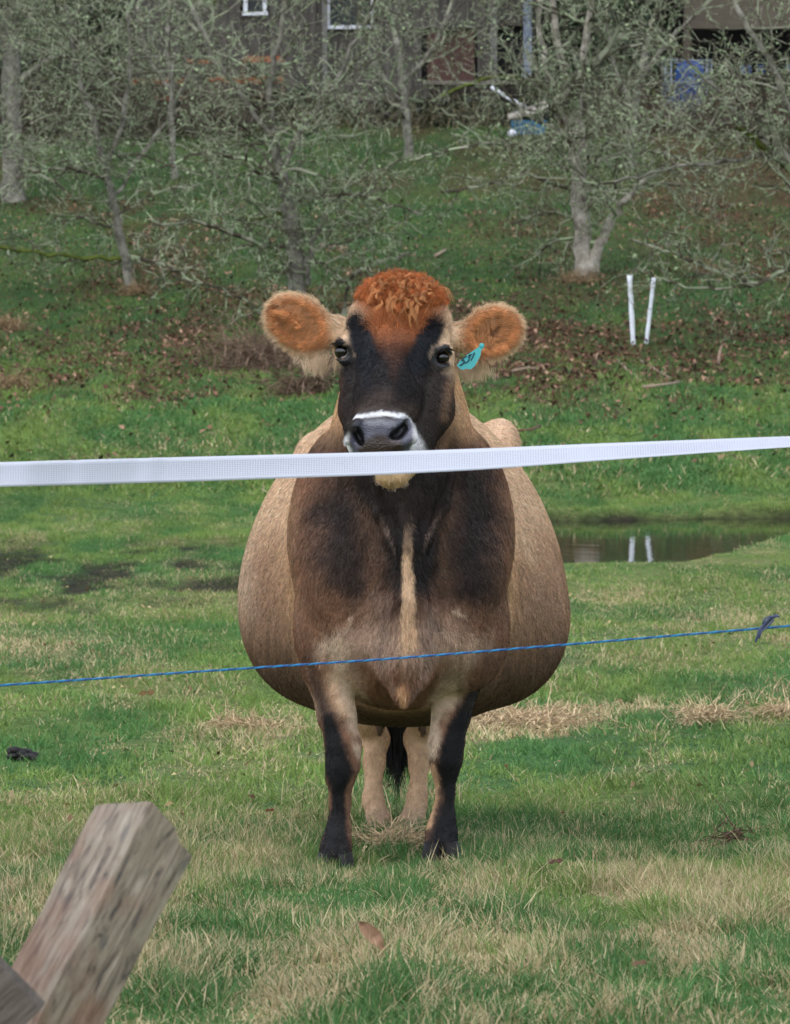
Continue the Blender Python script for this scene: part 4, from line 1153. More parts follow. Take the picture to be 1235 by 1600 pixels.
def coat(P):
    P = np.asarray(P, float)
    x, y, z = P.T
    col = np.tile(C_TAN, (len(P), 1))
    nz = fbm(x * 9 + 3, z * 9 + y * 5, 4)
    # barrel: pale on the flank, darker towards the belly
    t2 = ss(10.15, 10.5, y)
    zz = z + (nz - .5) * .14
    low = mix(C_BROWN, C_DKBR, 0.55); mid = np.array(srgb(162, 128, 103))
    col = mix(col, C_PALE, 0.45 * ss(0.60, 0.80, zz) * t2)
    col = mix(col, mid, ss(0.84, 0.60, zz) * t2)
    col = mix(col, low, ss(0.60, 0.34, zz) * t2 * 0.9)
    col = mix(col, C_PALE * .95, ss(-.33, -.41, x) * ss(.45, .62, z) * ss(.95, .8, z) * t2 * .7)  # sky light on the left flank's edge, painted in as a pale tone
    # fore part
    fr = ss(10.30, 10.12, y + (nz - .5) * .05)
    fcol = mix(C_BROWN * (1.15, 1.05, 1.0), C_DKBR, .28 + 1.6 * (nz - .5))
    col = mix(col, fcol, fr * 0.97 * ss(1.10, 1.0, z))
    wv = lambda a, b_, f: fbm(x * f + a, z * f + y * f * .7 + b_, 4, .6) - .5
    Pw = P + np.stack([wv(1, 2, 14), 0 * x, wv(7, 9, 14)], 1) * .07 + np.stack([wv(3, 5, 90), 0 * x, wv(11, 4, 60)], 1) * .018
    ST = lambda *a, **k: stroke(Pw, col, *a, **k)
    col = ST(C_BROWN * (1.1, 1, .95), [(478, 750, 10), (474, 840, 10), (482, 960, 10)], 22, 0.9, .8)
    col = ST(mix(C_BLK, C_DKBR, .45), [(530, 760, 9.95), (532, 850, 9.9), (545, 915, 9.9)], [44, 54, 42], 0.9, .9)
    col = ST(mix(C_BLK, C_DKBR, .15), [(532, 800, 9.9), (548, 890, 9.88)], [28, 30], 0.9, .7)
    col = ST(mix(C_BLK, C_DKBR, .15), [(746, 745, 9.9), (744, 850, 9.88), (736, 915, 9.88)], [48, 54, 44], 0.8, .95)
    col = ST(C_BLK, [(632, 735, 9.85), (640, 840, 9.8), (640, 900, 9.8)], [74, 76, 60], 0.7, .97)
    col = ST(mix(C_DKBR, C_BROWN, .6), [(580, 790, 9.8), (586, 880, 9.8)], [10, 13], 0.9, .45)
    col = ST(mix(C_DKBR, C_BROWN, .7), [(692, 800, 9.8), (688, 880, 9.8)], [8, 10], 0.9, .35)
    # lower chest
    col = ST(C_PINKT, [(536, 1008, 9.9), (585, 1000, 9.86), (636, 1000, 9.8), (692, 1000, 9.86), (738, 1008, 9.9)], [30, 44, 48, 44, 30], 0.7, .95)
    col = ST(mix(C_GREY, C_DKBR, .4), [(600, 940, 9.8), (606, 1030, 9.78)], [16, 16], 0.9, .7)
    col = ST(mix(C_GREY, C_DKBR, .35), [(674, 950, 9.8), (662, 1040, 9.78)], [18, 14], 0.9, .7)
    col = ST(mix(C_GREY, C_DKBR, .45), [(618, 1060, 9.8), (632, 1085, 9.8), (650, 1060, 9.8)], [12, 12, 10], 0.9, .6)
    col = ST(C_PALE, [(524, 1000, 9.95), (543, 1060, 9.95), (552, 1120, 9.95), (565, 1180, 9.93)], [24, 23, 19, 12], 0.7, .95)
    col = ST(C_PALE, [(740, 990, 10.05), (708, 1050, 10.05), (686, 1110, 10.05), (669, 1165, 10.05)], [24, 27, 23, 13], 0.7, .95)
    col = ST(C_TAN, [(521, 1060, 9.93), (532, 1100, 9.93)], [20, 15], 0.8, .5)
    Pl = P + np.stack([wv(1, 2, 30), 0 * x, wv(7, 9, 30)], 1) * .012 + np.stack([wv(3, 5, 160), 0 * x, wv(11, 4, 120)], 1) * .008
    ST = lambda *a, **k: stroke(Pl, col, *a, **k)
    col = ST(mix(C_TAN, C_PALE, .3), [(640, 770, 9.7), (637, 880, 9.7), (639, 1000, 9.7), (636, 1014, 9.7)], [4, 8, 14, 10], 0.35, .95)
    col = ST(C_DKBR, [(640, 755, 9.7), (638, 860, 9.7)], [8, 7], .8, .7)
    col = ST(mix(C_TAN, C_ORG, .25), [(630, 1078, 9.76), (630, 1100, 9.76)], [12, 8], .5, .9)
    for q in ([(583, 745, 9.73), (592, 800, 9.73), (612, 845, 9.73), (628, 872, 9.73)], [(706, 742, 9.73), (694, 790, 9.73), (668, 840, 9.73), (650, 880, 9.73)]):
        col = ST(mix(C_GREY, C_DKBR, .2), q, 3.0, .9, .8)
    for q in ([(541, 985, 9.8), (550, 962, 9.8)], [(708, 955, 9.8), (728, 962, 9.8)]):
        col = ST(C_CREAM, q, 3.5, .9, .45)
    col = ST(mix(C_TAN, C_BROWN, .55), [(458, 770, 10.1), (456, 860, 10.1), (468, 950, 10.1)], 24, .95, .7)
    col = ST(mix(C_TAN, C_BROWN, .65), [(798, 770, 10.1), (800, 860, 10.1), (790, 950, 10.1)], 18, .95, .65)
    # pale edge along the shoulder line
    col = ST(mix(C_TAN, C_CREAM, .3), [(453, 770, 10.15), (450, 860, 10.15), (460, 950, 10.15), (476, 1030, 10.1), (496, 1110, 9.97)], 10, .95, .9)
    col = ST(mix(C_TAN, C_CREAM, .3), [(800, 770, 10.15), (804, 860, 10.15), (796, 950, 10.15), (778, 1010, 10.1)], 9, .95, .9)
    # legs
    col = ST(C_DKBR, [(486, 1020, 10), (500, 1080, 9.97), (520, 1140, 9.95)], [14, 18, 18], .7, .85)
    col = ST(C_BLK, [(512, 1120, 9.93), (524, 1165, 9.92), (528, 1200, 9.92)], [9, 21, 26], .4, 1)
    col = ST(C_BLK, [(530, 1200, 9.92), (527, 1250, 9.93)], [25, 11], .4, 1)
    col = ST(C_BLK, [(530, 1250, 9.93), (524, 1300, 9.93), (522, 1360, 9.9)], [12, 22, 40], .4, 1)
    col = ST(C_BLK, [(768, 1015, 10.06), (748, 1075, 10.05), (728, 1110, 10.04)], [9, 13, 19], .5, .95)
    col = ST(C_BLK, [(722, 1120, 10.04), (709, 1165, 10.0), (704, 1200, 10.0)], [15, 23, 21], .35, 1)
    col = ST(C_BLK, [(704, 1200, 10.0), (703, 1255, 10.0), (696, 1340, 10.0)], [20, 14, 42], .4, 1)
    col = ST(C_TAN, [(679, 1195, 10.05), (681, 1225, 10.05), (679, 1250, 10.05), (670, 1290, 10.05)], [5, 6, 6, 6], .6, .95)
    col = ST(C_BROWN, [(562, 1195, 9.95), (549, 1228, 9.95), (548, 1290, 9.95)], [5, 6, 6], .6, .9)
    # rear legs
    rl = (y > 11.2) & (z < 0.30)
    base_r = mix(C_TAN, C_PALE, .2)
    w = ss(0.42, 0.30, z) * (y > 11.2)
    col = mix(col, base_r, w)
    col = mix(col, C_GREY * 0.8, ss(0.0, -0.08, z) * (y > 11.2) * .5)
    col = mix(col, mix(C_BROWN, C_PINKT, .3), ss(11.0, 11.1, y) * ss(11.5, 11.4, y) * ss(.2, .24, z) * ss(.36, .3, z) * .8)
    # ---- head
    hm = ss(9.86, 9.80, y) * ss(0.86, 0.93, z + (9.8 - y) * .6) * (1 - ss(0.17, 0.2, np.abs(x - 0.0)))
    H = mix(C_DKBR, C_BLK, 0.45 + 1.2 * (nz - .5))
    headc = H
    Ph = P + np.stack([wv(1, 2, 60), 0 * x, wv(7, 9, 60)], 1) * .006 + np.stack([wv(3, 5, 200), 0 * x, wv(11, 4, 160)], 1) * .004
    def HT(*a, **k):
        nonlocal headc
        headc = stroke(Ph, headc, *a, **k)
    HT(mix(C_TAN, C_CREAM, .5), [(520, 560, 9.8), (530, 500, 9.72), (560, 470, 9.7), (627, 440, 9.7), (690, 480, 9.7), (710, 530, 9.72), (712, 600, 9.8)], [26, 34, 40, 40, 40, 32, 18], .5, 1)
    HT(mix(C_TAN, C_BROWN, .6), [(712, 600, 9.78), (706, 660, 9.74), (690, 720, 9.7)], [16, 16, 16], .7, .8)
    HT(C_ORG * .9, [(590, 460, 9.66), (627, 455, 9.66), (672, 460, 9.66)], [40, 48, 36], .45, 1)
    HT(C_ORG, [(612, 505, 9.6), (652, 507, 9.6)], [38, 36], .7, 1)
    HT(mix(C_ORG, C_DKBR, .4), [(622, 530, 9.58), (618, 556, 9.56)], [28, 16], .95, .85)
    HT(C_BLK, [(620, 572, 9.56), (612, 610, 9.5)], [54, 50], .8, .8)
    HT(C_BLUEBLK, [(556, 508, 9.6), (566, 535, 9.58), (574, 560, 9.56)], [16, 21, 20], .35, 1)
    HT(C_BLUEBLK, [(676, 515, 9.6), (664, 540, 9.58), (652, 565, 9.56)], [18, 20, 20], .35, 1)
    HT(C_BLUEBLK, [(575, 560, 9.56), (575, 600, 9.54)], [16, 12], .6, .7)
    HT(mix(C_DKBR, C_ORG, .2), [(614, 575, 9.53), (612, 590, 9.53)], [8, 8], .9, .35)
    HT(mix(C_DKBR, C_GREY, .12), [(600, 622, 9.5), (566, 640, 9.5), (640, 640, 9.5)], [20, 14, 16], .9, .6)
    HT(mix(C_BROWN, C_DKBR, .55), [(533, 590, 9.68), (536, 650, 9.62)], [9, 8], .9, .8)
    HT(mix(C_DKBR, C_BLK, .5), [(680, 620, 9.6), (672, 680, 9.6)], [22, 24], .7, .8)
    HT(mix(C_BROWN, C_TAN, .3), [(700, 600, 9.66), (692, 650, 9.64)], [9, 10], .8, .7)
    # light rings round the eyes
    HT(mix(C_GREY, C_CREAM, .3), [(530, 525, 9.61), (540, 525, 9.61), (550, 535, 9.60), (553, 556, 9.61)], [4, 4, 3, 3], .8, .6, dsc=.5)
    HT(mix(C_GREY, C_CREAM, .25), [(668, 560, 9.60), (676, 542, 9.60), (692, 532, 9.61), (708, 545, 9.62)], [3, 4, 4, 3], .8, .6, dsc=.5)
    HT(mix(C_GREY, C_CREAM, .2), [(702, 580, 9.62), (694, 580, 9.62)], [6, 5], .8, .6)
    HT(C_BLK, [(521, 540, 9.64), (532, 534, 9.62), (544, 545, 9.62), (546, 560, 9.62), (535, 568, 9.63), (524, 560, 9.63)], [7, 7, 5, 5, 6, 7], .4, 1, dsc=.5)
    HT(C_BLK, [(706, 552, 9.62), (696, 543, 9.61), (684, 548, 9.61), (678, 560, 9.61), (688, 572, 9.62), (700, 568, 9.62)], [7, 7, 6, 6, 6, 6], .4, 1, dsc=.5)
    # muzzle
    HT(C_WHITE, [(538, 714, 9.47), (542, 690, 9.46), (547, 668, 9.46), (560, 652, 9.45), (596, 646, 9.44), (630, 650, 9.45), (647, 670, 9.46), (656, 714, 9.47)], [15, 9, 6, 5, 5, 5, 8, 18], .4, 1)
    HT(mix(C_SLATE, C_WHITE, .15), [(596, 668, 9.41), (575, 668, 9.42), (617, 668, 9.42)], [14, 12, 12], .35, 1)
    HT(C_SLATE, [(563, 708, 9.42), (561, 690, 9.42), (564, 668, 9.42)], [9, 12, 11], .25, 1)
    HT(C_SLATE, [(632, 700, 9.42), (635, 685, 9.42), (632, 664, 9.42)], [10, 12, 13], .25, 1)
    HT(C_SLATE * .8, [(563, 680, 9.42), (596, 676, 9.41), (628, 680, 9.42)], [12, 12, 12], .3, 1)
    HT(C_DKBR * .9, [(574, 702, 9.40), (594, 693, 9.40), (616, 702, 9.40)], [15, 15, 16], .4, 1)
    HT(mix(C_CREAM, C_TAN, .6) * (.9, .88, .74), [(585, 745, 9.48), (614, 750, 9.48), (640, 745, 9.5)], [18, 22, 16], .3, 1)
    HT((.012, .011, .012), [(565, 692, 9.44), (560, 680, 9.44), (554, 667, 9.44)], [5, 7.5, 4.5], .35, 1, dsc=.1)  # shade in the depth of both nostrils, painted near-black
    HT((.010, .009, .010), [(611, 682, 9.44), (622, 678, 9.44), (632, 668, 9.44), (635, 657, 9.44)], [5.5, 9, 7.5, 4], .35, 1, dsc=.1)
    col = mix(col, headc, hm)
    # ears
    em = ss(0.135, 0.165, np.abs(x - 0.002)) * (z > 1.1) * (y < 9.86)
    ec = np.tile(np.array(srgb(206, 140, 90)), (len(P), 1)) * (0.65 + 0.7 * fbm(x * 60, z * 60, 3))[:, None]
    for E_e, a_e, rx_e, rz_e in ((EARL, 33, .086, .060), (EARR, -24, .075, .058)):
        q_e = (P - E_e) @ rotm((0, a_e, 0)); r_e = np.sqrt((q_e[:, 0] / rx_e) ** 2 + (q_e[:, 2] / rz_e) ** 2)
        ec = mix(ec, C_CREAM * (1, .93, .84), ss(.82, 1.05, r_e + .25 * (nz - .5)) * (r_e < 1.5) * .5)
    back = ss(9.735, 9.755, y)
    ec = mix(ec, C_CREAM, back * .9)
    ec = stroke(P, ec, C_ORG * .22, [(762, 540, 9.72), (768, 518, 9.72), (786, 503, 9.72)], [6, 7, 4], .8, .9, dsc=.3)  # shade of the ear's hollow painted dark, then the other ear's tip crease
    ec = stroke(P, ec, C_ORG * .5, [(424, 484, 9.72), (432, 480, 9.72)], 6, .8, .8, dsc=.3)
    ec = stroke(P, ec, C_CREAM, [(512, 575, 9.75), (540, 580, 9.78)], [14, 8], .8, .8, dsc=.3)
    col = mix(col, ec, em)
    mott = fbm(x * 70 + 9, z * 70 + y * 60, 4, .65)
    col = col * (0.72 + .56 * mott)[:, None]
    return np.clip(col, 0.004, 1)

def skinmask(P):
    m = np.zeros((len(P), 1))
    one = np.array([1.0])
    m = stroke(P, m, one, [(563, 692, 9.42), (566, 668, 9.42), (596, 662, 9.41), (630, 668, 9.42), (634, 692, 9.42), (596, 705, 9.41), (563, 692, 9.42)], 15, .25, 1, dsc=.5)
    m = stroke(P, m, one, [(533, 552, 9.63)], 17, .3, 1, dsc=.5)
    m = stroke(P, m, one, [(692, 558, 9.62)], 19, .3, 1, dsc=.5)
    return m[:, 0]

coat_mat, nt, b = mat_new('cow_coat_skin')
at = nt.nodes.new('ShaderNodeAttribute'); at.attribute_name = 'Col'
sk = nt.nodes.new('ShaderNodeAttribute'); sk.attribute_name = 'skin'
tc = nt.nodes.new('ShaderNodeTexCoord')
vo = nt.nodes.new('ShaderNodeTexVoronoi'); vo.inputs['Scale'].default_value = 260
bp = nt.nodes.new('ShaderNodeBump'); bp.inputs['Strength'].default_value = 0.7; bp.inputs['Distance'].default_value = 0.002
nt.links.new(tc.outputs['Object'], vo.inputs['Vector']); nt.links.new(vo.outputs['Distance'], bp.inputs['Height'])
nt.links.new(bp.outputs[0], b.inputs['Normal'])
nt.links.new(at.outputs['Color'], b.inputs['Base Color'])
mr = nt.nodes.new('ShaderNodeMapRange'); mr.inputs['To Min'].default_value = 0.85; mr.inputs['To Max'].default_value = 0.30
nt.links.new(sk.outputs['Fac'], mr.inputs[0]); nt.links.new(mr.outputs[0], b.inputs['Roughness'])
b.inputs['Specular IOR Level'].default_value = 0.45

cow_col = coat(CV)
cow = mesh_np('cow', CV, [CQ], coat_mat, None, cow_col, True, {'skin': skinmask(CV)})
tag(cow, 'pregnant brown dairy cow with black face and orange poll facing us behind the white tape', 'cow')
me = cow.data
CN = np.empty(len(me.vertices) * 3, np.float32); me.vertices.foreach_get('normal', CN); CN = CN.reshape(-1, 3).astype(float)
print('cow verts', len(CV), 'faces', len(CQ))

# ---- eyes
eye_mat, nt, b = mat_new('cow_eye')
at = nt.nodes.new('ShaderNodeAttribute'); at.attribute_name = 'Col'
nt.links.new(at.outputs['Color'], b.inputs['Base Color']); b.inputs['Roughness'].default_value = 0.08; b.inputs['Specular IOR Level'].default_value = 0.35
b.inputs['Coat Weight'].default_value = 0.7; b.inputs['Coat Roughness'].default_value = 0.02
black_mat = mat_plain('lash_hair', (0.01, 0.009, 0.009), 0.6, 0.1)
for E, wd in ((EL, (0.9, -0.3, -0.55)), (ER, (-0.95, -0.25, 0.2))):
    m = MB(); m.ball(E, EYE_R, 48, 32)
    V = np.concatenate(m.v); n = (V - E) / EYE_R
    wd = np.array(wd) / np.linalg.norm(wd)
    look = np.array((0, -1, 0)) - wd * 0.12; look /= np.linalg.norm(look)
    dd = n @ look
    c = mix(np.array(srgb(26, 16, 14)), np.array(srgb(8, 7, 9)), ss(.80, .88, dd))
    c = mix(c, np.array(srgb(215, 208, 205)) if E is EL else np.array(srgb(70, 45, 38)), ss(.78, .74, dd) * ss(.35, .5, n @ wd))
    eo = mesh_np('eye', V, [np.array(f) for f in m.f.values() if f], eye_mat, cow, c, True)
    lm = MB()
    sx = -1 if E is EL else 1
    for i in range(26):
        t = i / 25.
        p0 = E + np.array((sx * (0.017 - 0.026 * t), -0.022 - 0.006 * t, 0.010 + 0.010 * sin(pi * (.25 + .6 * t))))
        q = p0 + np.array((sx * (0.016 - 0.008 * t), -0.008, -0.002 - 0.003 * sin(i * 2.1)))
        lm.tube([p0, (p0 + q) / 2 + (0, -0.003, 0.0005), q], [0.0009, 0.0007, 0.0002], 4)
    lm.build('eyelashes', black_mat, eo, True)

# ---- hooves
hoof_mat = mat_plain('hoof_horn', (0.012, 0.010, 0.009), 0.65, 0.4, 40, bump=0.3)
for (hx, hy, hd, r) in ((524, 1344, 9.90, .026), (690, 1326, 10.01, .026), (591, 1309, 11.40, .024), (646, 1309, 11.40, .024)):
    m = MB(); c = W(hx, hy, hd)
    for s in (-1, 1):
        ring = []
        N = 14
        v = []; f = []
        for j, (zz, sc) in enumerate(((0.018, .80), (0.0, .95), (-0.018, 1.08), (-0.022, 1.05))):
            for i in range(N):
                th = 2 * pi * i / N
                v.append(c + (s * r * .92 + cos(th) * r * .86 * sc, -0.012 + sin(th) * r * 1.75 * sc - (0.008 if zz < 0 else 0), zz))
        for j in range(3):
            for i in range(N):
                f.append((j * N + i, (j + 1) * N + i, (j + 1) * N + (i + 1) % N, j * N + (i + 1) % N))
        f.append(tuple(range(N))); f.append(tuple(3 * N + i for i in range(N))[::-1])
        m.add(v, f)
    m.build('hoof', hoof_mat, cow, True)

# ---- ear tag
tag_mat = mat_plain('tag_plastic', srgb(76, 170, 170), 0.4, 0.08, 20)
ink_mat = mat_plain('tag_ink', srgb(34, 60, 72), 0.6, 0.2, 30)
TD = 9.655
def TP(px, py, off=0.0): return W(px, py, TD - off)
outl = [(751, 540), (756, 538), (757, 542), (752, 548), (751, 556), (741, 573), (736, 577), (727, 576), (725, 578), (720, 577), (714, 571), (718, 565), (728, 556), (741, 547)]
m = MB()
front = [TP(x, y, .0015) for x, y in outl]; backv = [TP(x, y, -.0015) for x, y in outl]
n = len(outl)
m.add(front + backv, [tuple(range(n))[::-1], tuple(range(n, 2 * n))] + [(i, (i + 1) % n, n + (i + 1) % n, n + i) for i in range(n)])
m.ball(TP(753, 540, .001), (0.006, 0.003, 0.006), 12, 8)
et = m.build('ear_tag', tag_mat, cow)
# digits drawn as strokes 5 3 1 on the tag
U = np.array((0.0205, 0, 0.0095)); Vv = np.array((0.0085, 0, 0.0185)) * 1.0
org = TP(718.5, 571.5, 0.0026)
def dig(strokes, ox):
    for st in strokes:
        pts = [org + U * (ox + a * 0.40) + Vv * b for a, b in st]
        ink.tube(pts, 0.0016, 5)
ink = MB()
dig([[(1, 1), (0.1, 1), (0, .58), (.6, .62), (1, .38), (.9, .08), (.45, 0), (0, .08)]], 0.0)
dig([[(0, 1), (1, 1), (.45, .6), (.9, .5), (1, .25), (.7, 0), (0, .05)]], 0.56)
dig([[(.25, .85), (.45, 1), (.45, 0)]], 1.12)
ink.build('tag_number', ink_mat, et)
# ------------------------------------------------------------------ fur: hair strands on the coat
def hair_mat(name, rough=0.6, spec=0.18):
    m, nt, b = mat_new(name)
    at = nt.nodes.new('ShaderNodeAttribute'); at.attribute_name = 'hcol'
    nt.links.new(at.outputs['Color'], b.inputs['Base Color'])
    b.inputs['Roughness'].default_value = rough; b.inputs['Specular IOR Level'].default_value = spec
    return m
fur_mat = hair_mat('fur_hair')

def add_hair(name, pts, rad, col, parent, mat):
    """pts (n, k, 3), rad (n, k), col (n, 3)"""
    n, k, _ = pts.shape
    hc = bpy.data.hair_curves.new(name)
    hc.add_curves([k] * n)
    hc.attributes['position'].data.foreach_set('vector', pts.astype(np.float32).ravel())
    ra = hc.attributes.get('radius') or hc.attributes.new('radius', 'FLOAT', 'POINT')
    ra.data.foreach_set('value', rad.astype(np.float32).ravel())
    c = hc.attributes.new('hcol', 'FLOAT_COLOR', 'POINT')
    cc = np.ones((n, k, 4), np.float32); cc[..., :3] = col[:, None, :]
    c.data.foreach_set('color', cc.ravel())
    hc.materials.append(mat)
    o = bpy.data.objects.new(name, hc)
    link(o, parent)
    return o

q = CV[CQ]
fc = q.mean(1)
fn = np.cross(q[:, 2] - q[:, 0], q[:, 3] - q[:, 1]); ar = np.linalg.norm(fn, axis=1) * .5; fn /= (2 * ar[:, None] + 1e-12)
vfn = CN[CQ].mean(1)
fn = np.where((np.sum(fn * vfn, 1) < 0)[:, None], -fn, fn)
tocam = np.array([0, 0, CAMZ]) - fc; tocam /= np.linalg.norm(tocam, axis=1)[:, None]
facing = np.sum(fn * tocam, 1)
HEADM = (fc[:, 1] < 9.86) & (fc[:, 2] > 0.92)
wgt = ar * np.where(facing > -0.35, 1.0, 0.10) * np.where(HEADM, 2.6, 1.0)
NH = int(600000 * HAIRQ)
pick = RNG.choice(len(CQ), NH, p=wgt / wgt.sum())
uv = RNG.random((NH, 2))
Q4 = CV[CQ[pick]]; N4 = CN[CQ[pick]]
def bil(A): return ((A[:, 0] * (1 - uv[:, :1]) + A[:, 1] * uv[:, :1]) * (1 - uv[:, 1:]) + (A[:, 3] * (1 - uv[:, :1]) + A[:, 2] * uv[:, :1]) * uv[:, 1:])
HP = bil(Q4); HN = bil(N4); HN /= np.linalg.norm(HN, axis=1)[:, None]
x, y, z = HP.T
head = (y < 9.86) & (z > 0.92) & ~((y > 9.76) & (z < 1.05))
ear = (np.abs(x - .002) > 0.150) & (z > 1.12) & (y < 9.86)
legm = (z < 0.42) & ~((y > 10.35) & (y < 11.2))
flow = np.tile([0, 0.75, -0.8], (NH, 1)).astype(float)
flow[legm] = (0, .1, -1)
front = (y < 10.05) & ~head
flow[front] = np.stack([np.sign(x[front] - .015) * 0.35, 0 * x[front] + .2, -1 + 0 * x[front]], 1)
hc0 = W(620, 530, 9.6)
hf = np.stack([(x - hc0[0]) * 5, 0.2 + 0 * x, (z - hc0[2]) * 4 + np.where(z > hc0[2], .25, -.25)], 1)
flow[head] = hf[head]
er = np.where(x[:, None] < 0, EARL, EARR)
erd = np.where(x[:, None] < 0, np.array([-.8, -.25, -.25]), np.array([.7, -.25, -.45]))
flow[ear] = ((HP - er) * (6, 4, 6) + erd)[ear]
nzx = fbm(x * 9 + 5, z * 9 + y * 7, 3) - .5; nzy = fbm(x * 9 + 50, z * 9 + y * 7 + 31, 3) - .5
flow += np.stack([nzx * .9, 0 * nzx, nzy * .9], 1) + RNG.normal(0, .30, (NH, 3))
flow /= np.linalg.norm(flow, axis=1)[:, None]
tan = flow - HN * np.sum(flow * HN, 1)[:, None]; tan /= np.linalg.norm(tan, axis=1)[:, None] + 1e-9
ln = np.full(NH, 0.0125); ln[head] = 0.0095; ln[legm] = 0.009
ln = np.where(ear, 0.013, ln)
fore = head & (z > W(0, 515, 9.6)[2]) & ~ear
ln = np.where(fore, 0.020, ln)
ln *= RNG.uniform(.6, 1.35, NH)
lift = np.full(NH, 0.30); lift[ear] = .55; lift = np.where(fore, .45, lift)
lift *= RNG.uniform(.5, 1.5, NH)
sk_ = skinmask(HP); keep = RNG.random(NH) > sk_ * 1.4
# the muzzle's white rim keeps only very short hair
mz = np.linalg.norm((HP - W(597, 690, 9.46)) * (1, .6, 1), axis=1) < 0.088
ln = np.where(mz, ln * .45, ln)
hcol = coat(HP)
lv_ = np.exp(RNG.normal(0, .30, NH)) * (.55 + .9 * fbm(x * 240, z * 130 + y * 90, 2, .7)); hcol = hcol * lv_[:, None]
pale = (RNG.random(NH) < .10 * ss(.03, .12, hcol.mean(1))) & ~mz
hcol = np.where(pale[:, None], hcol * .6 + C_CREAM * .22, hcol)
hcol = np.clip(hcol * (1 + RNG.normal(0, .05, (NH, 3))), 0, 1)
K = 4
t = np.linspace(0, 1, K)
pts = HP[:, None, :] + ln[:, None, None] * (tan[:, None, :] * t[None, :, None] + HN[:, None, :] * (lift[:, None] * (t - .45 * t * t))[..., None])
pts -= HN[:, None, :] * 0.001
rad = np.full(NH, 0.00062); rad[head] = .00045
rad = rad[:, None] * (1 - .8 * t)[None, :]
k_ = keep
add_hair('coat', pts[k_], rad[k_], hcol[k_], cow, fur_mat)

def strands(roots, dirs, length, col, K=8, curl=0.0, freq=2.0, droop=0.0, rad=0.0004, jit=0.25, clump_r=0.0, n_per=1, name='hair', mat=None, colvar=.25):
    """clumps of n_per strands following one curl"""
    n = len(roots)
    t = np.linspace(0, 1, K)
    out, oc = [], []
    for i in range(n):
        d = dirs[i] / np.linalg.norm(dirs[i])
        a = np.cross(d, (0.3, .9, .2)); a /= np.linalg.norm(a); b_ = np.cross(d, a)
        ph = RNG.uniform(0, 6.28); fr = freq * RNG.uniform(.7, 1.3); L = length[i] if np.ndim(length) else length
        for j in range(n_per):
            r0 = roots[i] + RNG.normal(0, 1, 3) * clump_r
            LL = L * RNG.uniform(.75, 1.15)
            p = r0 + d * LL * t[:, None] + curl * (t ** .7)[:, None] * (np.cos(ph + fr * 6.28 * t)[:, None] * a + np.sin(ph + fr * 6.28 * t)[:, None] * b_)
            p[:, 2] -= droop * t ** 2 * LL
            p += RNG.normal(0, jit * LL * .12, 3) * (t ** 1.5)[:, None]
            p = p + (roots[i] - r0) * (t ** 1.5)[:, None] * .8
            out.append(p); oc.append(np.asarray(col[i] if np.ndim(col) > 1 else col) * RNG.uniform(1 - colvar, 1 + colvar))
    out = np.array(out); oc = np.array(oc)
    rr = rad * (1 - .75 * t)[None, :] * np.ones((len(out), 1))
    return out, rr, np.clip(oc, 0, 1)

def near_surface(c, rxyz, n, ndir=None):
    m = (np.abs(CV - c) / np.asarray(rxyz)).max(1) < 1
    d = (((CV - c) / np.asarray(rxyz)) ** 2).sum(1) < 1
    ids = np.nonzero(m & d & (CN[:, 1] < .8))[0]
    return ids[RNG.integers(0, len(ids), n)]

# curly orange tuft on the poll
A = []
c0 = W(628, 462, 9.70)
ids = near_surface(c0, (.100, .12, .060), 520)
dirs = CN[ids] * (.7, .7, 1.0) + np.stack([(CV[ids, 0] - c0[0]) * 1.5, -0.25 + 0 * ids, 0.0 + 0 * ids], 1) + RNG.normal(0, .3, (len(ids), 3))
colr = np.array(srgb(180, 106, 60)) * 1.0
edge_ = np.clip(np.abs(CV[ids, 0] - c0[0]) / .1, 0, 1)
A.append(strands(CV[ids], dirs, RNG.uniform(.018, .034, len(ids)) * (1.05 - .6 * edge_ ** 2), np.tile(colr, (len(ids), 1)) * RNG.uniform(.6, 1.35, (len(ids), 1)), 10, .0032, 1.1, .2, .00045, .6, .006, 34))
ids = near_surface(W(632, 452, 9.66), (.07, .08, .05), 150)
dirs = np.stack([RNG.normal(-.05, .55, len(ids)), np.full(len(ids), -.9), RNG.uniform(-.9, .7, len(ids))], 1)
A.append(strands(CV[ids] + CN[ids] * .008, dirs, RNG.uniform(.028, .055, len(ids)), np.tile(np.array(srgb(204, 142, 92)), (len(ids), 1)) * RNG.uniform(.5, 1.25, (len(ids), 1)), 14, .009, 1.0, .5, .0005, .2, .002, 16))
add_hair('poll_hair', *[np.concatenate([a[i] for a in A[:0]] or [np.zeros(0)]) if 0 else None for i in range(0)]) if 0 else None
def merge(A, name, mat=fur_mat):
    Kmax = max(a[0].shape[1] for a in A); P_, R_, C_ = [], [], []
    for p, r, c in A:
        if p.shape[1] < Kmax:
            k = p.shape[1]; tt = np.linspace(0, k - 1, Kmax); i0 = np.minimum(tt.astype(int), k - 2); f = tt - i0
            p = p[:, i0] * (1 - f)[None, :, None] + p[:, i0 + 1] * f[None, :, None]; r = r[:, i0] * (1 - f) + r[:, i0 + 1] * f
        P_.append(p); R_.append(r); C_.append(c)
    return add_hair(name, np.concatenate(P_), np.concatenate(R_), np.concatenate(C_), cow, mat)
merge(A, 'poll_hair')

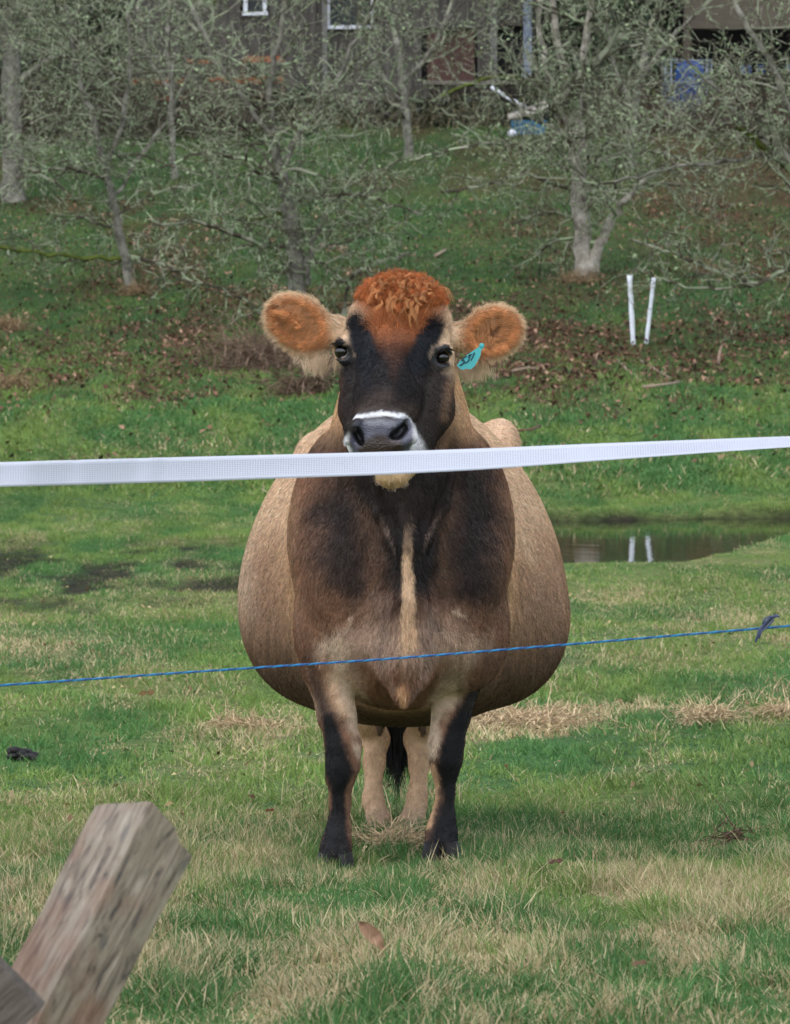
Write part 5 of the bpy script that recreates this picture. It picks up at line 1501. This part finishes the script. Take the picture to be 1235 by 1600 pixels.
# ear fringes
for E, sgn, ang, rx, rz in ((EARL, -1, 33, .086, .060), (EARR, 1, -24, .075, .058)):
    A = []
    R = rotm((0, ang, 0))
    N = 300
    th = RNG.uniform(0, 2 * pi, N)
    loc = np.stack([np.cos(th) * rx * .93, RNG.uniform(-.006, .016, N), np.sin(th) * rz * .93], 1)
    root = E + loc @ R.T
    dr = np.stack([np.cos(th), RNG.normal(-.1, .3, N), np.sin(th)], 1) @ R.T + np.array([sgn * .45, 0, -.15])
    inner = (root[:, 0] - E[0]) * sgn < -rx * .45
    wgt_ = np.where(inner, .4, 1)
    cc = np.tile(C_CREAM * (1, .93, .82), (N, 1))
    A.append(strands(root, dr, RNG.uniform(.010, .022, N) * wgt_, cc, 6, .0008, .6, .15, .00026, .8, .006, 18))
    # long hair inside the ear
    N = 420
    pr = RNG.normal(0, .5, (N, 2)).clip(-.95, .95)
    loc = np.stack([pr[:, 0] * rx * .8, np.full(N, -.004), pr[:, 1] * rz * .75], 1)
    root = E + loc @ R.T
    if sgn > 0:
        dr = np.stack([RNG.normal(.1, .25, N), np.full(N, -.35), RNG.normal(-1, .25, N)], 1)
        dr[root[:, 0] > E[0] + .01] = (.9, -.4, .25)
        sel = ~((np.linalg.norm((root - W(771, 517, 9.72)) * (1, 0, 1), axis=1) < .018))
        root, dr = root[sel], dr[sel]
    else:
        dr = np.stack([RNG.normal(-1, .25, N), np.full(N, -.35), RNG.normal(-.55, .3, N)], 1)
    n_ = len(root)
    cc = np.tile(np.array(srgb(206, 146, 98)), (n_, 1)) * RNG.uniform(.45, 1.35, (n_, 1))
    q_ = (root - E) @ R; cc = mix(cc, C_CREAM * (1, .9, .78) * RNG.uniform(.6, 1.1, (n_, 1)), ss(.45, .95, np.sqrt((q_[:, 0] / rx) ** 2 + (q_[:, 2] / rz) ** 2)) * .7)
    A.append(strands(root, dr, RNG.uniform(.012, .026, n_), cc, 7, .0008, .6, .12, .00028, .6, .004, 18))
    # pale hair hanging under the root of the ear
    N = 60
    base = W(500, 562, 9.74) if sgn < 0 else W(738, 572, 9.76)
    root = base + RNG.normal(0, 1, (N, 3)) * (.022, .006, .008)
    dr = np.stack([RNG.normal(-.15 * -sgn, .2, N), np.full(N, -.1), np.full(N, -1.)], 1)
    A.append(strands(root, dr, RNG.uniform(.016, .034, N), C_CREAM * (1, .98, .94), 6, .001, .5, 0, .00026, .8, .006, 20))
    merge(A, 'ear_hair')

# tail switch
A = []
N = 70
root = W(620, 1110, 11.80) + RNG.normal(0, 1, (N, 3)) * (.015, .012, .03)
A.append(strands(root, np.stack([RNG.normal(0, .16, N), RNG.normal(0, .1, N), np.full(N, -1.)], 1), RNG.uniform(.12, .19, N), (.012, .010, .009), 8, .004, .7, 0, .0011, .5, .006, 24))
merge(A, 'tail_switch')
tl = MB()
tl.tube([(0.02, 11.90, 0.92), (0.02, 11.99, 0.84), (0.018, 11.98, 0.6), (0.012, 11.9, .35), W(620, 1110, 11.80)], [.035, .026, .02, .016, .012], 10)
tl.build('tail', mat_plain('tail_coat', C_BROWN, .8, .2), cow, True)
# chin whiskers and long hairs of the brisket edge
A = []
ids = near_surface(W(612, 752, 9.5), (.05, .06, .03), 40)
A.append(strands(CV[ids], CN[ids] + (0, -.1, -.8), RNG.uniform(.005, .012, 40), C_CREAM * .7, 5, .0005, .5, 0, .00025, .5, .002, 5))
ids = near_surface(W(639, 1000, 9.72), (.05, .06, .14), 160)
A.append(strands(CV[ids], CN[ids] * .5 + (0, 0, -1.), RNG.uniform(.012, .024, 160), coat(CV[ids]) * 1.1, 5, .0006, .5, 0, .00035, .5, .003, 10))
merge(A, 'chest_hair')
# ------------------------------------------------------------------ fence tape, blue twine, timbers, small things
TDI = 6.8
tape_mat, nt, b = mat_new('woven_tape')
uvn = nt.nodes.new('ShaderNodeAttribute'); uvn.attribute_name = 'tu'
vvn = nt.nodes.new('ShaderNodeAttribute'); vvn.attribute_name = 'tv'
def mathn(op, a, b_=None, c=None):
    n = nt.nodes.new('ShaderNodeMath'); n.operation = op
    for i, v in enumerate((a, b_, c)):
        if v is None: continue
        if isinstance(v, (int, float)): n.inputs[i].default_value = v
        else: nt.links.new(v, n.inputs[i])
    return n.outputs[0]
su = mathn('SINE', mathn('MULTIPLY', uvn.outputs['Fac'], 2 * pi / 0.0042)); sv = mathn('SINE', mathn('MULTIPLY', vvn.outputs['Fac'], 2 * pi * 13))
gap = mathn('MULTIPLY', mathn('GREATER_THAN', su, -.1), mathn('GREATER_THAN', sv, .1))
edge = mathn('LESS_THAN', mathn('ABSOLUTE', mathn('SUBTRACT', vvn.outputs['Fac'], .5)), .34)
gap = mathn('MULTIPLY', gap, edge)
tc = nt.nodes.new('ShaderNodeTexCoord'); no = nt.nodes.new('ShaderNodeTexNoise'); no.inputs['Scale'].default_value = 6
nt.links.new(tc.outputs['Object'], no.inputs['Vector'])
gap = mathn('MULTIPLY', gap, mathn('MULTIPLY_ADD', no.outputs['Fac'], 1.1, .15))
cr = nt.nodes.new('ShaderNodeMix'); cr.data_type = 'RGBA'
cr.inputs[6].default_value = (.62, .64, .72, 1); cr.inputs[7].default_value = (.13, .14, .17, 1)
nt.links.new(gap, cr.inputs[0]); nt.links.new(cr.outputs[2], b.inputs['Base Color']); b.inputs['Roughness'].default_value = .55
tr = nt.nodes.new('ShaderNodeBsdfTranslucent'); tr.inputs['Color'].default_value = (.75, .77, .84, 1)
ms = nt.nodes.new('ShaderNodeMixShader'); ms.inputs[0].default_value = .25
nt.links.new(b.outputs[0], ms.inputs[1]); nt.links.new(tr.outputs[0], ms.inputs[2]); nt.links.new(ms.outputs[0], nt.nodes['Material Output'].inputs['Surface'])

kx = np.array([-2600, -400, 0, 300, 600, 760, 900, 1100, 1235, 1700, 3600]); kt = np.array([770, 729, 722, 713.5, 706, 700.5, 694.5, 687, 682, 668, 640]); kb = np.array([808, 767, 761, 752.5, 742, 733.5, 722.5, 707.5, 698, 682, 665])
# width seen by the camera shrinks towards the right because the tape turns edge-on
pxs = np.linspace(-2600, 3600, 621)
ctop = np.interp(pxs, kx, kt); cbot = np.interp(pxs, kx, kb)
ks = np.hanning(13)[1:-1]; ks /= ks.sum()
ctop = np.convolve(np.pad(ctop, 5, mode='edge'), ks, 'valid'); cbot = np.convolve(np.pad(cbot, 5, mode='edge'), ks, 'valid')
NV = 9; V = []; tu = []; tv = []
full = S(39, TDI)
for i, px in enumerate(pxs):
    T_, B_ = W(px, ctop[i], TDI), W(px, cbot[i], TDI)
    c = (T_ + B_) / 2; h = np.linalg.norm(T_ - B_)
    tw = math.acos(min(1, h / (full * 1.02 if h <= full else h)))
    hw = max(full, h) / 2
    nz_ = np.array([0, sin(tw), cos(tw)]) if True else 0
    for j in range(NV):
        f = j / (NV - 1)
        V.append(c + nz_ * hw * (2 * f - 1) + np.array([0, .0012 * sin(f * pi), 0]))
        tu.append(c[0]); tv.append(f)
V = np.array(V); n = len(V)
th_ = np.array([0, .0012, 0]); V2 = np.concatenate([V, V + th_])
ii = np.arange((len(pxs) - 1) * (NV - 1)); r_, c_ = ii // (NV - 1), ii % (NV - 1)
Q = np.stack([r_ * NV + c_, (r_ + 1) * NV + c_, (r_ + 1) * NV + c_ + 1, r_ * NV + c_ + 1], 1)
e1 = np.arange(len(pxs) - 1) * NV; e2 = e1 + NV - 1
SQ = np.concatenate([np.stack([e1, e1 + n, e1 + NV + n, e1 + NV], 1), np.stack([e2, e2 + NV, e2 + NV + n, e2 + n], 1)])
tp = mesh_np('fence_tape', V2, [np.concatenate([Q, Q[:, ::-1] + n, SQ])], tape_mat, None, None, True, {'tu': tu * 2, 'tv': tv * 2})
tag(tp, 'white woven fence tape stretched across in front of the cow face', 'fence tape')

# blue twisted twine
kx = np.array([-2600, 0, 300, 617, 900, 1235, 1700, 3600]); ky = np.array([1212, 1071, 1050, 1029, 1006, 978, 940, 860])
pxs = np.linspace(-1400, 2600, 2600); pys = np.interp(pxs, kx, ky)
pys = np.convolve(np.pad(pys, 60, mode='edge'), np.hanning(121) / np.hanning(121).sum(), 'valid')
C = np.array([W(a, b_, TDI + .02) for a, b_ in zip(pxs, pys)])
VV, QQ, CC = [], [], []
tot = 0
cA, cB, cC = np.array(srgb(14, 92, 150)), np.array(srgb(28, 128, 172)), np.array(srgb(12, 66, 116))
t_ax = np.gradient(C, axis=0); t_ax /= np.linalg.norm(t_ax, axis=1)[:, None]
a_ax = np.cross(t_ax, (0, 0, 1.)); a_ax /= np.linalg.norm(a_ax, axis=1)[:, None]; b_ax = np.cross(a_ax, t_ax)
s_len = np.concatenate([[0], np.cumsum(np.linalg.norm(np.diff(C, axis=0), axis=1))])
for k, cc in enumerate((cA, cB, cC)):
    ph = s_len * 2 * pi / .030 + k * 2.094
    ctr = C + .0009 * (np.cos(ph)[:, None] * a_ax + np.sin(ph)[:, None] * b_ax)
    ring = []
    for j in range(6):
        w = 2 * pi * j / 6
        ring.append(ctr + .0012 * (cos(w) * a_ax + sin(w) * b_ax))
    R = np.stack(ring, 1).reshape(-1, 3); m_ = len(C)
    ii = np.arange((m_ - 1) * 6); r_, c_ = ii // 6, ii % 6
    q = np.stack([r_ * 6 + c_, r_ * 6 + (c_ + 1) % 6, (r_ + 1) * 6 + (c_ + 1) % 6, (r_ + 1) * 6 + c_], 1) + tot
    VV.append(R); QQ.append(q); CC.append(np.tile(cc, (len(R), 1))); tot += len(R)
tw = mesh_np('twine', np.concatenate(VV), [np.concatenate(QQ)], mat_vcol('blue_plastic_twine', .45, .4), None, np.concatenate(CC), True)
tag(tw, 'thin blue twisted twine stretched across below the white tape', 'twine')
m = MB()
kp = [(1181, 1003), (1187, 985), (1196, 975), (1206, 965), (1214, 962), (1218, 964)]
m.tube([W(x, y, TDI + .01 * sin(i)) for i, (x, y) in enumerate(kp)], [.0016, .0026, .0036, .0032, .0026, .0012], 7)
kp = [(1192, 975), (1196, 966), (1204, 963), (1209, 969), (1200, 979), (1190, 986), (1186, 998)]
m.tube([W(x, y, TDI - .004) for x, y in kp], .0018, 6)
m.build('knot', mat_plain('dark_blue_tie', srgb(70, 78, 106), .6, .2, 40), tw, True)

# leaning timber post
wood, nt, b = mat_new('weathered_timber')
tc = nt.nodes.new('ShaderNodeTexCoord'); mp = nt.nodes.new('ShaderNodeMapping'); mp.inputs['Scale'].default_value = (44, 44, 8.0)
n1 = nt.nodes.new('ShaderNodeTexNoise'); n1.inputs['Scale'].default_value = 2.2; n1.inputs['Detail'].default_value = 9; n1.inputs['Roughness'].default_value = .7; n1.inputs['Distortion'].default_value = .6
cr = nt.nodes.new('ShaderNodeValToRGB'); E_ = cr.color_ramp.elements
E_[0].position = .36; E_[0].color = (*srgb(76, 70, 68), 1); E_[1].position = .68; E_[1].color = (*srgb(176, 164, 148), 1)
e = E_.new(.48); e.color = (*srgb(142, 128, 112), 1)
n2 = nt.nodes.new('ShaderNodeTexNoise'); n2.inputs['Scale'].default_value = 3.0; n2.inputs['Detail'].default_value = 5; n2.inputs['Roughness'].default_value = .6
mp2 = nt.nodes.new('ShaderNodeMapping'); mp2.inputs['Scale'].default_value = (6, 6, 3.5); mp2.inputs['Location'].default_value = (3, 1, 0.5)
r2 = nt.nodes.new('ShaderNodeValToRGB'); r2.color_ramp.elements[0].position = .48; r2.color_ramp.elements[1].position = .66
r2.color_ramp.elements[1].color = (.6, .6, .6, 1)
mx = nt.nodes.new('ShaderNodeMix'); mx.data_type = 'RGBA'; mx.inputs[7].default_value = (*srgb(136, 100, 82), 1)
n3 = nt.nodes.new('ShaderNodeTexNoise'); n3.inputs['Scale'].default_value = 2.0; n3.inputs['Detail'].default_value = 4
mp3 = nt.nodes.new('ShaderNodeMapping'); mp3.inputs['Scale'].default_value = (26, 26, 9); mp3.inputs['Location'].default_value = (7, 2, 1)
r3 = nt.nodes.new('ShaderNodeValToRGB'); r3.color_ramp.elements[0].position = .60; r3.color_ramp.elements[1].position = .74
r3.color_ramp.elements[1].color = (.8, .8, .8, 1)
mx3 = nt.nodes.new('ShaderNodeMix'); mx3.data_type = 'RGBA'; mx3.inputs[7].default_value = (*srgb(92, 90, 88), 1)
for mm in (mp, mp2, mp3): nt.links.new(tc.outputs['Object'], mm.inputs[0])
nt.links.new(mp.outputs[0], n1.inputs['Vector']); nt.links.new(mp2.outputs[0], n2.inputs['Vector']); nt.links.new(mp3.outputs[0], n3.inputs['Vector'])
nt.links.new(n1.outputs['Fac'], cr.inputs[0]); sx_ = nt.nodes.new('ShaderNodeSeparateXYZ'); nt.links.new(tc.outputs['Object'], sx_.inputs[0])
ad_ = nt.nodes.new('ShaderNodeMath'); ad_.operation = 'MULTIPLY_ADD'; ad_.inputs[1].default_value = -0.7; ad_.inputs[2].default_value = -0.05
nt.links.new(sx_.outputs['Z'], ad_.inputs[0])
ad2 = nt.nodes.new('ShaderNodeMath'); ad2.operation = 'ADD'; nt.links.new(ad_.outputs[0], ad2.inputs[0]); nt.links.new(n2.outputs['Fac'], ad2.inputs[1])
nt.links.new(ad2.outputs[0], r2.inputs[0]); nt.links.new(n3.outputs['Fac'], r3.inputs[0])
nt.links.new(r2.outputs[0], mx.inputs[0]); nt.links.new(cr.outputs[0], mx.inputs[6])
nt.links.new(r3.outputs[0], mx3.inputs[0]); nt.links.new(mx.outputs[2], mx3.inputs[6]); nt.links.new(mx3.outputs[2], b.inputs['Base Color'])
b.inputs['Roughness'].default_value = .9
bp = nt.nodes.new('ShaderNodeBump'); bp.inputs['Strength'].default_value = .5; bp.inputs['Distance'].default_value = .004
nt.links.new(n1.outputs['Fac'], bp.inputs['Height']); nt.links.new(bp.outputs[0], b.inputs['Normal'])

def timber(name, top_ring, axis, length, mat, label, cat, wobble=.0004, seed=1, chips=()):
    """a sawn post: the ring of top corners (world) swept along -axis; own local frame so the grain runs along it"""
    rr = np.random.default_rng(seed)
    axis = norm(np.asarray(axis, float))
    top_ring = np.asarray(top_ring, float)
    c = top_ring.mean(0)
    # local frame
    zax = axis; xax = norm(np.cross((0, 1, 0), zax)); yax = np.cross(zax, xax)
    Mx = np.stack([xax, yax, zax], 1)
    loc = (top_ring - c) @ Mx
    # subdivide ring
    N = 8; ring = []
    k = len(loc)
    for i in range(k):
        a, b_ = loc[i], loc[(i + 1) % k]
        for j in range(N):
            f = j / N
            # round the corners a little
            ring.append(a + (b_ - a) * f)
    ring = np.array(ring); nR = len(ring)
    for _ in range(1): ring = ring * .84 + (np.roll(ring, 1, 0) + np.roll(ring, -1, 0)) * .08
    L = 60; V = []; w0 = rr.normal(0, wobble, nR)
    for s in range(L + 1):
        f = s / L
        p = ring.copy()
        zc = p[:, 2] * (1 - f) + f * (-length)
        grow_ = 1.0 + .0 * f
        wv = w0 + np.array([.0008 * sin(f * 23 + q * .25) for q in range(nR)])
        rad = norm_rows(p[:, :2])
        p[:, :2] = p[:, :2] * grow_ + rad * wv[:, None]
        p[:, 2] = zc
        V.append(p)
    V.append(np.array([[0, 0, loc[:, 2].mean()]])); V.append(np.array([[0, 0, -length]]))
    V = np.concatenate(V); F_ = []
    for s in range(L):
        for i in range(nR):
            F_.append((s * nR + i, (s + 1) * nR + i, (s + 1) * nR + (i + 1) % nR, s * nR + (i + 1) % nR))
    T_ = [(len(V) - 2, i, (i + 1) % nR) for i in range(nR)] + [(len(V) - 1, L * nR + (i + 1) % nR, L * nR + i) for i in range(nR)]
    o = mesh_np(name, V, [np.array(F_), np.array(T_)], mat, None, None, True)
    mm = Matrix(((*Mx[0], c[0]), (*Mx[1], c[1]), (*Mx[2], c[2]), (0, 0, 0, 1)))
    o.matrix_world = mm
    bpy.context.view_layer.update()
    es = o.modifiers.new('edges', 'EDGE_SPLIT'); es.split_angle = radians(38)
    tag(o, label, cat)
    return o
def norm_rows(p): return p / (np.linalg.norm(p, axis=1)[:, None] + 1e-9)
PD_ = 4.5
A1 = W(148, 1258, PD_ + .07); A2 = W(238, 1252, PD_ - .02); A3 = W(276, 1296, PD_ + .0); A4 = W(302, 1338, PD_ + .02); A5 = W(222, 1300, PD_ + .12)
axis = W(240, 1252, PD_) - W(58, 1600, PD_ + .04)
ring = [A1, A2, A3, W(281, 1318, PD_ + .005), A4, A5 + np.array((.0, .02, 0))]
timber('timber_post', ring, axis, .75, wood, 'leaning sawn timber post, grey with reddish stains, at lower left', 'post', seed=4)
wood2 = mat_plain('dark_grey_timber', srgb(92, 84, 76), .9, .45, 14, stretch=(1, 1, 12), bump=.6)
B1, B2, B3, B4 = W(-60, 1440, PD_ - .30), W(62, 1578, PD_ - .30), W(40, 1600, PD_ - .20), W(-90, 1470, PD_ - .22)
# second timber end-on crossing at the corner
axis2 = norm(W(66, 1584, PD_ - .12) - W(-40, 1470, PD_ - .12))
e_ = np.array([-.045 * axis2[2], 0, .045 * axis2[0]])
c2 = W(66, 1584, PD_ - .12) - np.array([-.045 * axis2[2], 0, .045 * axis2[0]]) * -1
pr = np.array([-axis2[2], 0, axis2[0]]); 
if pr[2] < 0: pr = -pr
tip = W(64, 1578, PD_ - .12)
ring2 = [tip, tip + (0, .05, 0), tip - pr * .10 + (0, .05, 0), tip - pr * .10]
timber('timber_rail', ring2, axis2, .7, wood2, 'dark weathered timber rail end crossing the leaning post at the corner', 'rail', seed=6)

# fallen leaf
m = MB(); lm = mat_plain('brown_leaf', srgb(150, 118, 94), .8, .3, 60, spec=.1)
c = W(582, 1462, 6.35); zg = float(gz(c[0], 6.35)); 
def ground_hit(px, py, lift=.0):
    ds = np.linspace(4.5, 60, 12000); xx = (px - 617.5) / FPX * ds; zz = CAMZ - (py - 479) / FPX * ds
    k = np.nonzero(zz < gz(xx, ds) + lift)[0][0]; return np.array((xx[k], ds[k], zz[k]))
c = ground_hit(582, 1464, .045)
sc = c[1] / FPX
NL = 12; V = []; 
for i in range(NL + 1):
    f = i / NL; wv = sin(pi * f ** .8) ** .8 * 11
    cx_, cy_ = -22 + 42 * f + 4 * sin(3 * f), 24 - 46 * f
    for s in (-1, 0, 1):
        V.append(c + np.array(((cx_ * .95 + s * wv * .85) * sc, (.006 if s == 0 else 0) + .002 * sin(i * 1.3), (cy_ + s * wv * .6) * sc)))
V = np.array(V); V2 = np.concatenate([V, V + (0, .0012, 0)]); n = len(V)
f = [(i * 3 + j, i * 3 + j + 1, (i + 1) * 3 + j + 1, (i + 1) * 3 + j) for i in range(NL) for j in range(2)]
f2 = [tuple(a + n for a in q[::-1]) for q in f]
m.add(V2, f + f2); m.tube([c + np.array((18 * sc, 0, -17 * sc)) , c + np.array((24 * sc, 0, -21 * sc)), c + np.array((27 * sc, .002, -28 * sc))], .0011, 5)
o = m.build('fallen_leaf', lm, None, True); tag(o, 'single curled brown leaf lying in the grass below the cow', 'leaf')
def dryleaf(px, py, s_, lab, col):
    c = ground_hit(px, py, .03); sc = c[1] / FPX * s_; m = MB()
    V = [c + np.array((a * sc, (a * .2) * sc, b_ * sc)) for a, b_ in ((-1, -.1), (-.5, .35), (0, .2), (.5, .45), (1, .05), (.4, -.3), (0, -.05), (-.5, -.35))]
    V2 = V + [v + (0, .002, 0) for v in V]; n = 8
    m.add(V2, [tuple(range(n)), tuple(range(2 * n - 1, n - 1, -1))] + [(i, i + n, (i + 1) % n + n, (i + 1) % n) for i in range(n)])
    o = m.build('fallen_leaf', mat_plain('leaf', col, .8, .3, 60), None, False); tag(o, lab, 'leaf')
dryleaf(422, 1266, 8, 'small rust brown leaf on the green grass left of the cow front hoof', srgb(118, 76, 54))
dryleaf(1000, 1505, 13, 'crumpled rust brown leaf in the dry grass at lower right', srgb(124, 96, 74))
dryleaf(868, 1346, 13, 'crumpled dark brown leaf right of the cow front hooves', srgb(96, 70, 58))
dryleaf(230, 1083, 14, 'crumpled brown leaf on the pasture left, under the blue twine', srgb(120, 96, 62))

# dark molehill
c = ground_hit(35, 1190, .0); rr = np.random.default_rng(9)
m = MB(); sc = c[1] / FPX
for i in range(80):
    a = rr.normal(0, 1, 3).clip(-1.7, 1.7) * (10 * sc, .03, 0)
    m.ball((c[0] + a[0], c[1] + a[1], float(gz(c[0] + a[0], c[1] + a[1])) + abs(rr.normal(0, 5)) * sc + 4 * sc), np.array((8, 8, 5)) * sc * rr.uniform(.5, 1.2), 9, 6)
o = m.build('dung_pat', mat_plain('dark_dung', (.018, .015, .014), .7, .5, 40, bump=.6), None, True); tag(o, 'dark clump of dung on the pasture at the left edge', 'dung')
# straw wisps
smat = tmat
for px, py, w, n_, s_, lab in ((810, 1132, .30, 700, 61, 'flattened patch of pale straw just behind the cow on the right'), (1105, 1132, .12, 260, 62, 'raised wisp of tangled dry stalks right of the straw patch'),
                              (1225, 1118, .14, 200, 63, 'wisp of dry stalks at the right edge of the pasture'), (384, 1140, .16, 260, 64, 'small patch of pale straw left of the cow belly'),
                              (620, 1328, .09, 260, 65, 'nest of dead grass around the cow hind hooves'), (1150, 1325, .045, 34, 66, 'tuft of dark broken stalks in the dry grass on the right')):
    c = ground_hit(px, py, .0)
    o = twigpile('straw_wisp', lab, c, np.array((w, w * 1.3, .018 if s_ not in (62, 66) else .05)), n_, s_, srgb(190, 166, 132) if s_ != 66 else srgb(110, 88, 74), 'straw', (.04, .15), .0022)
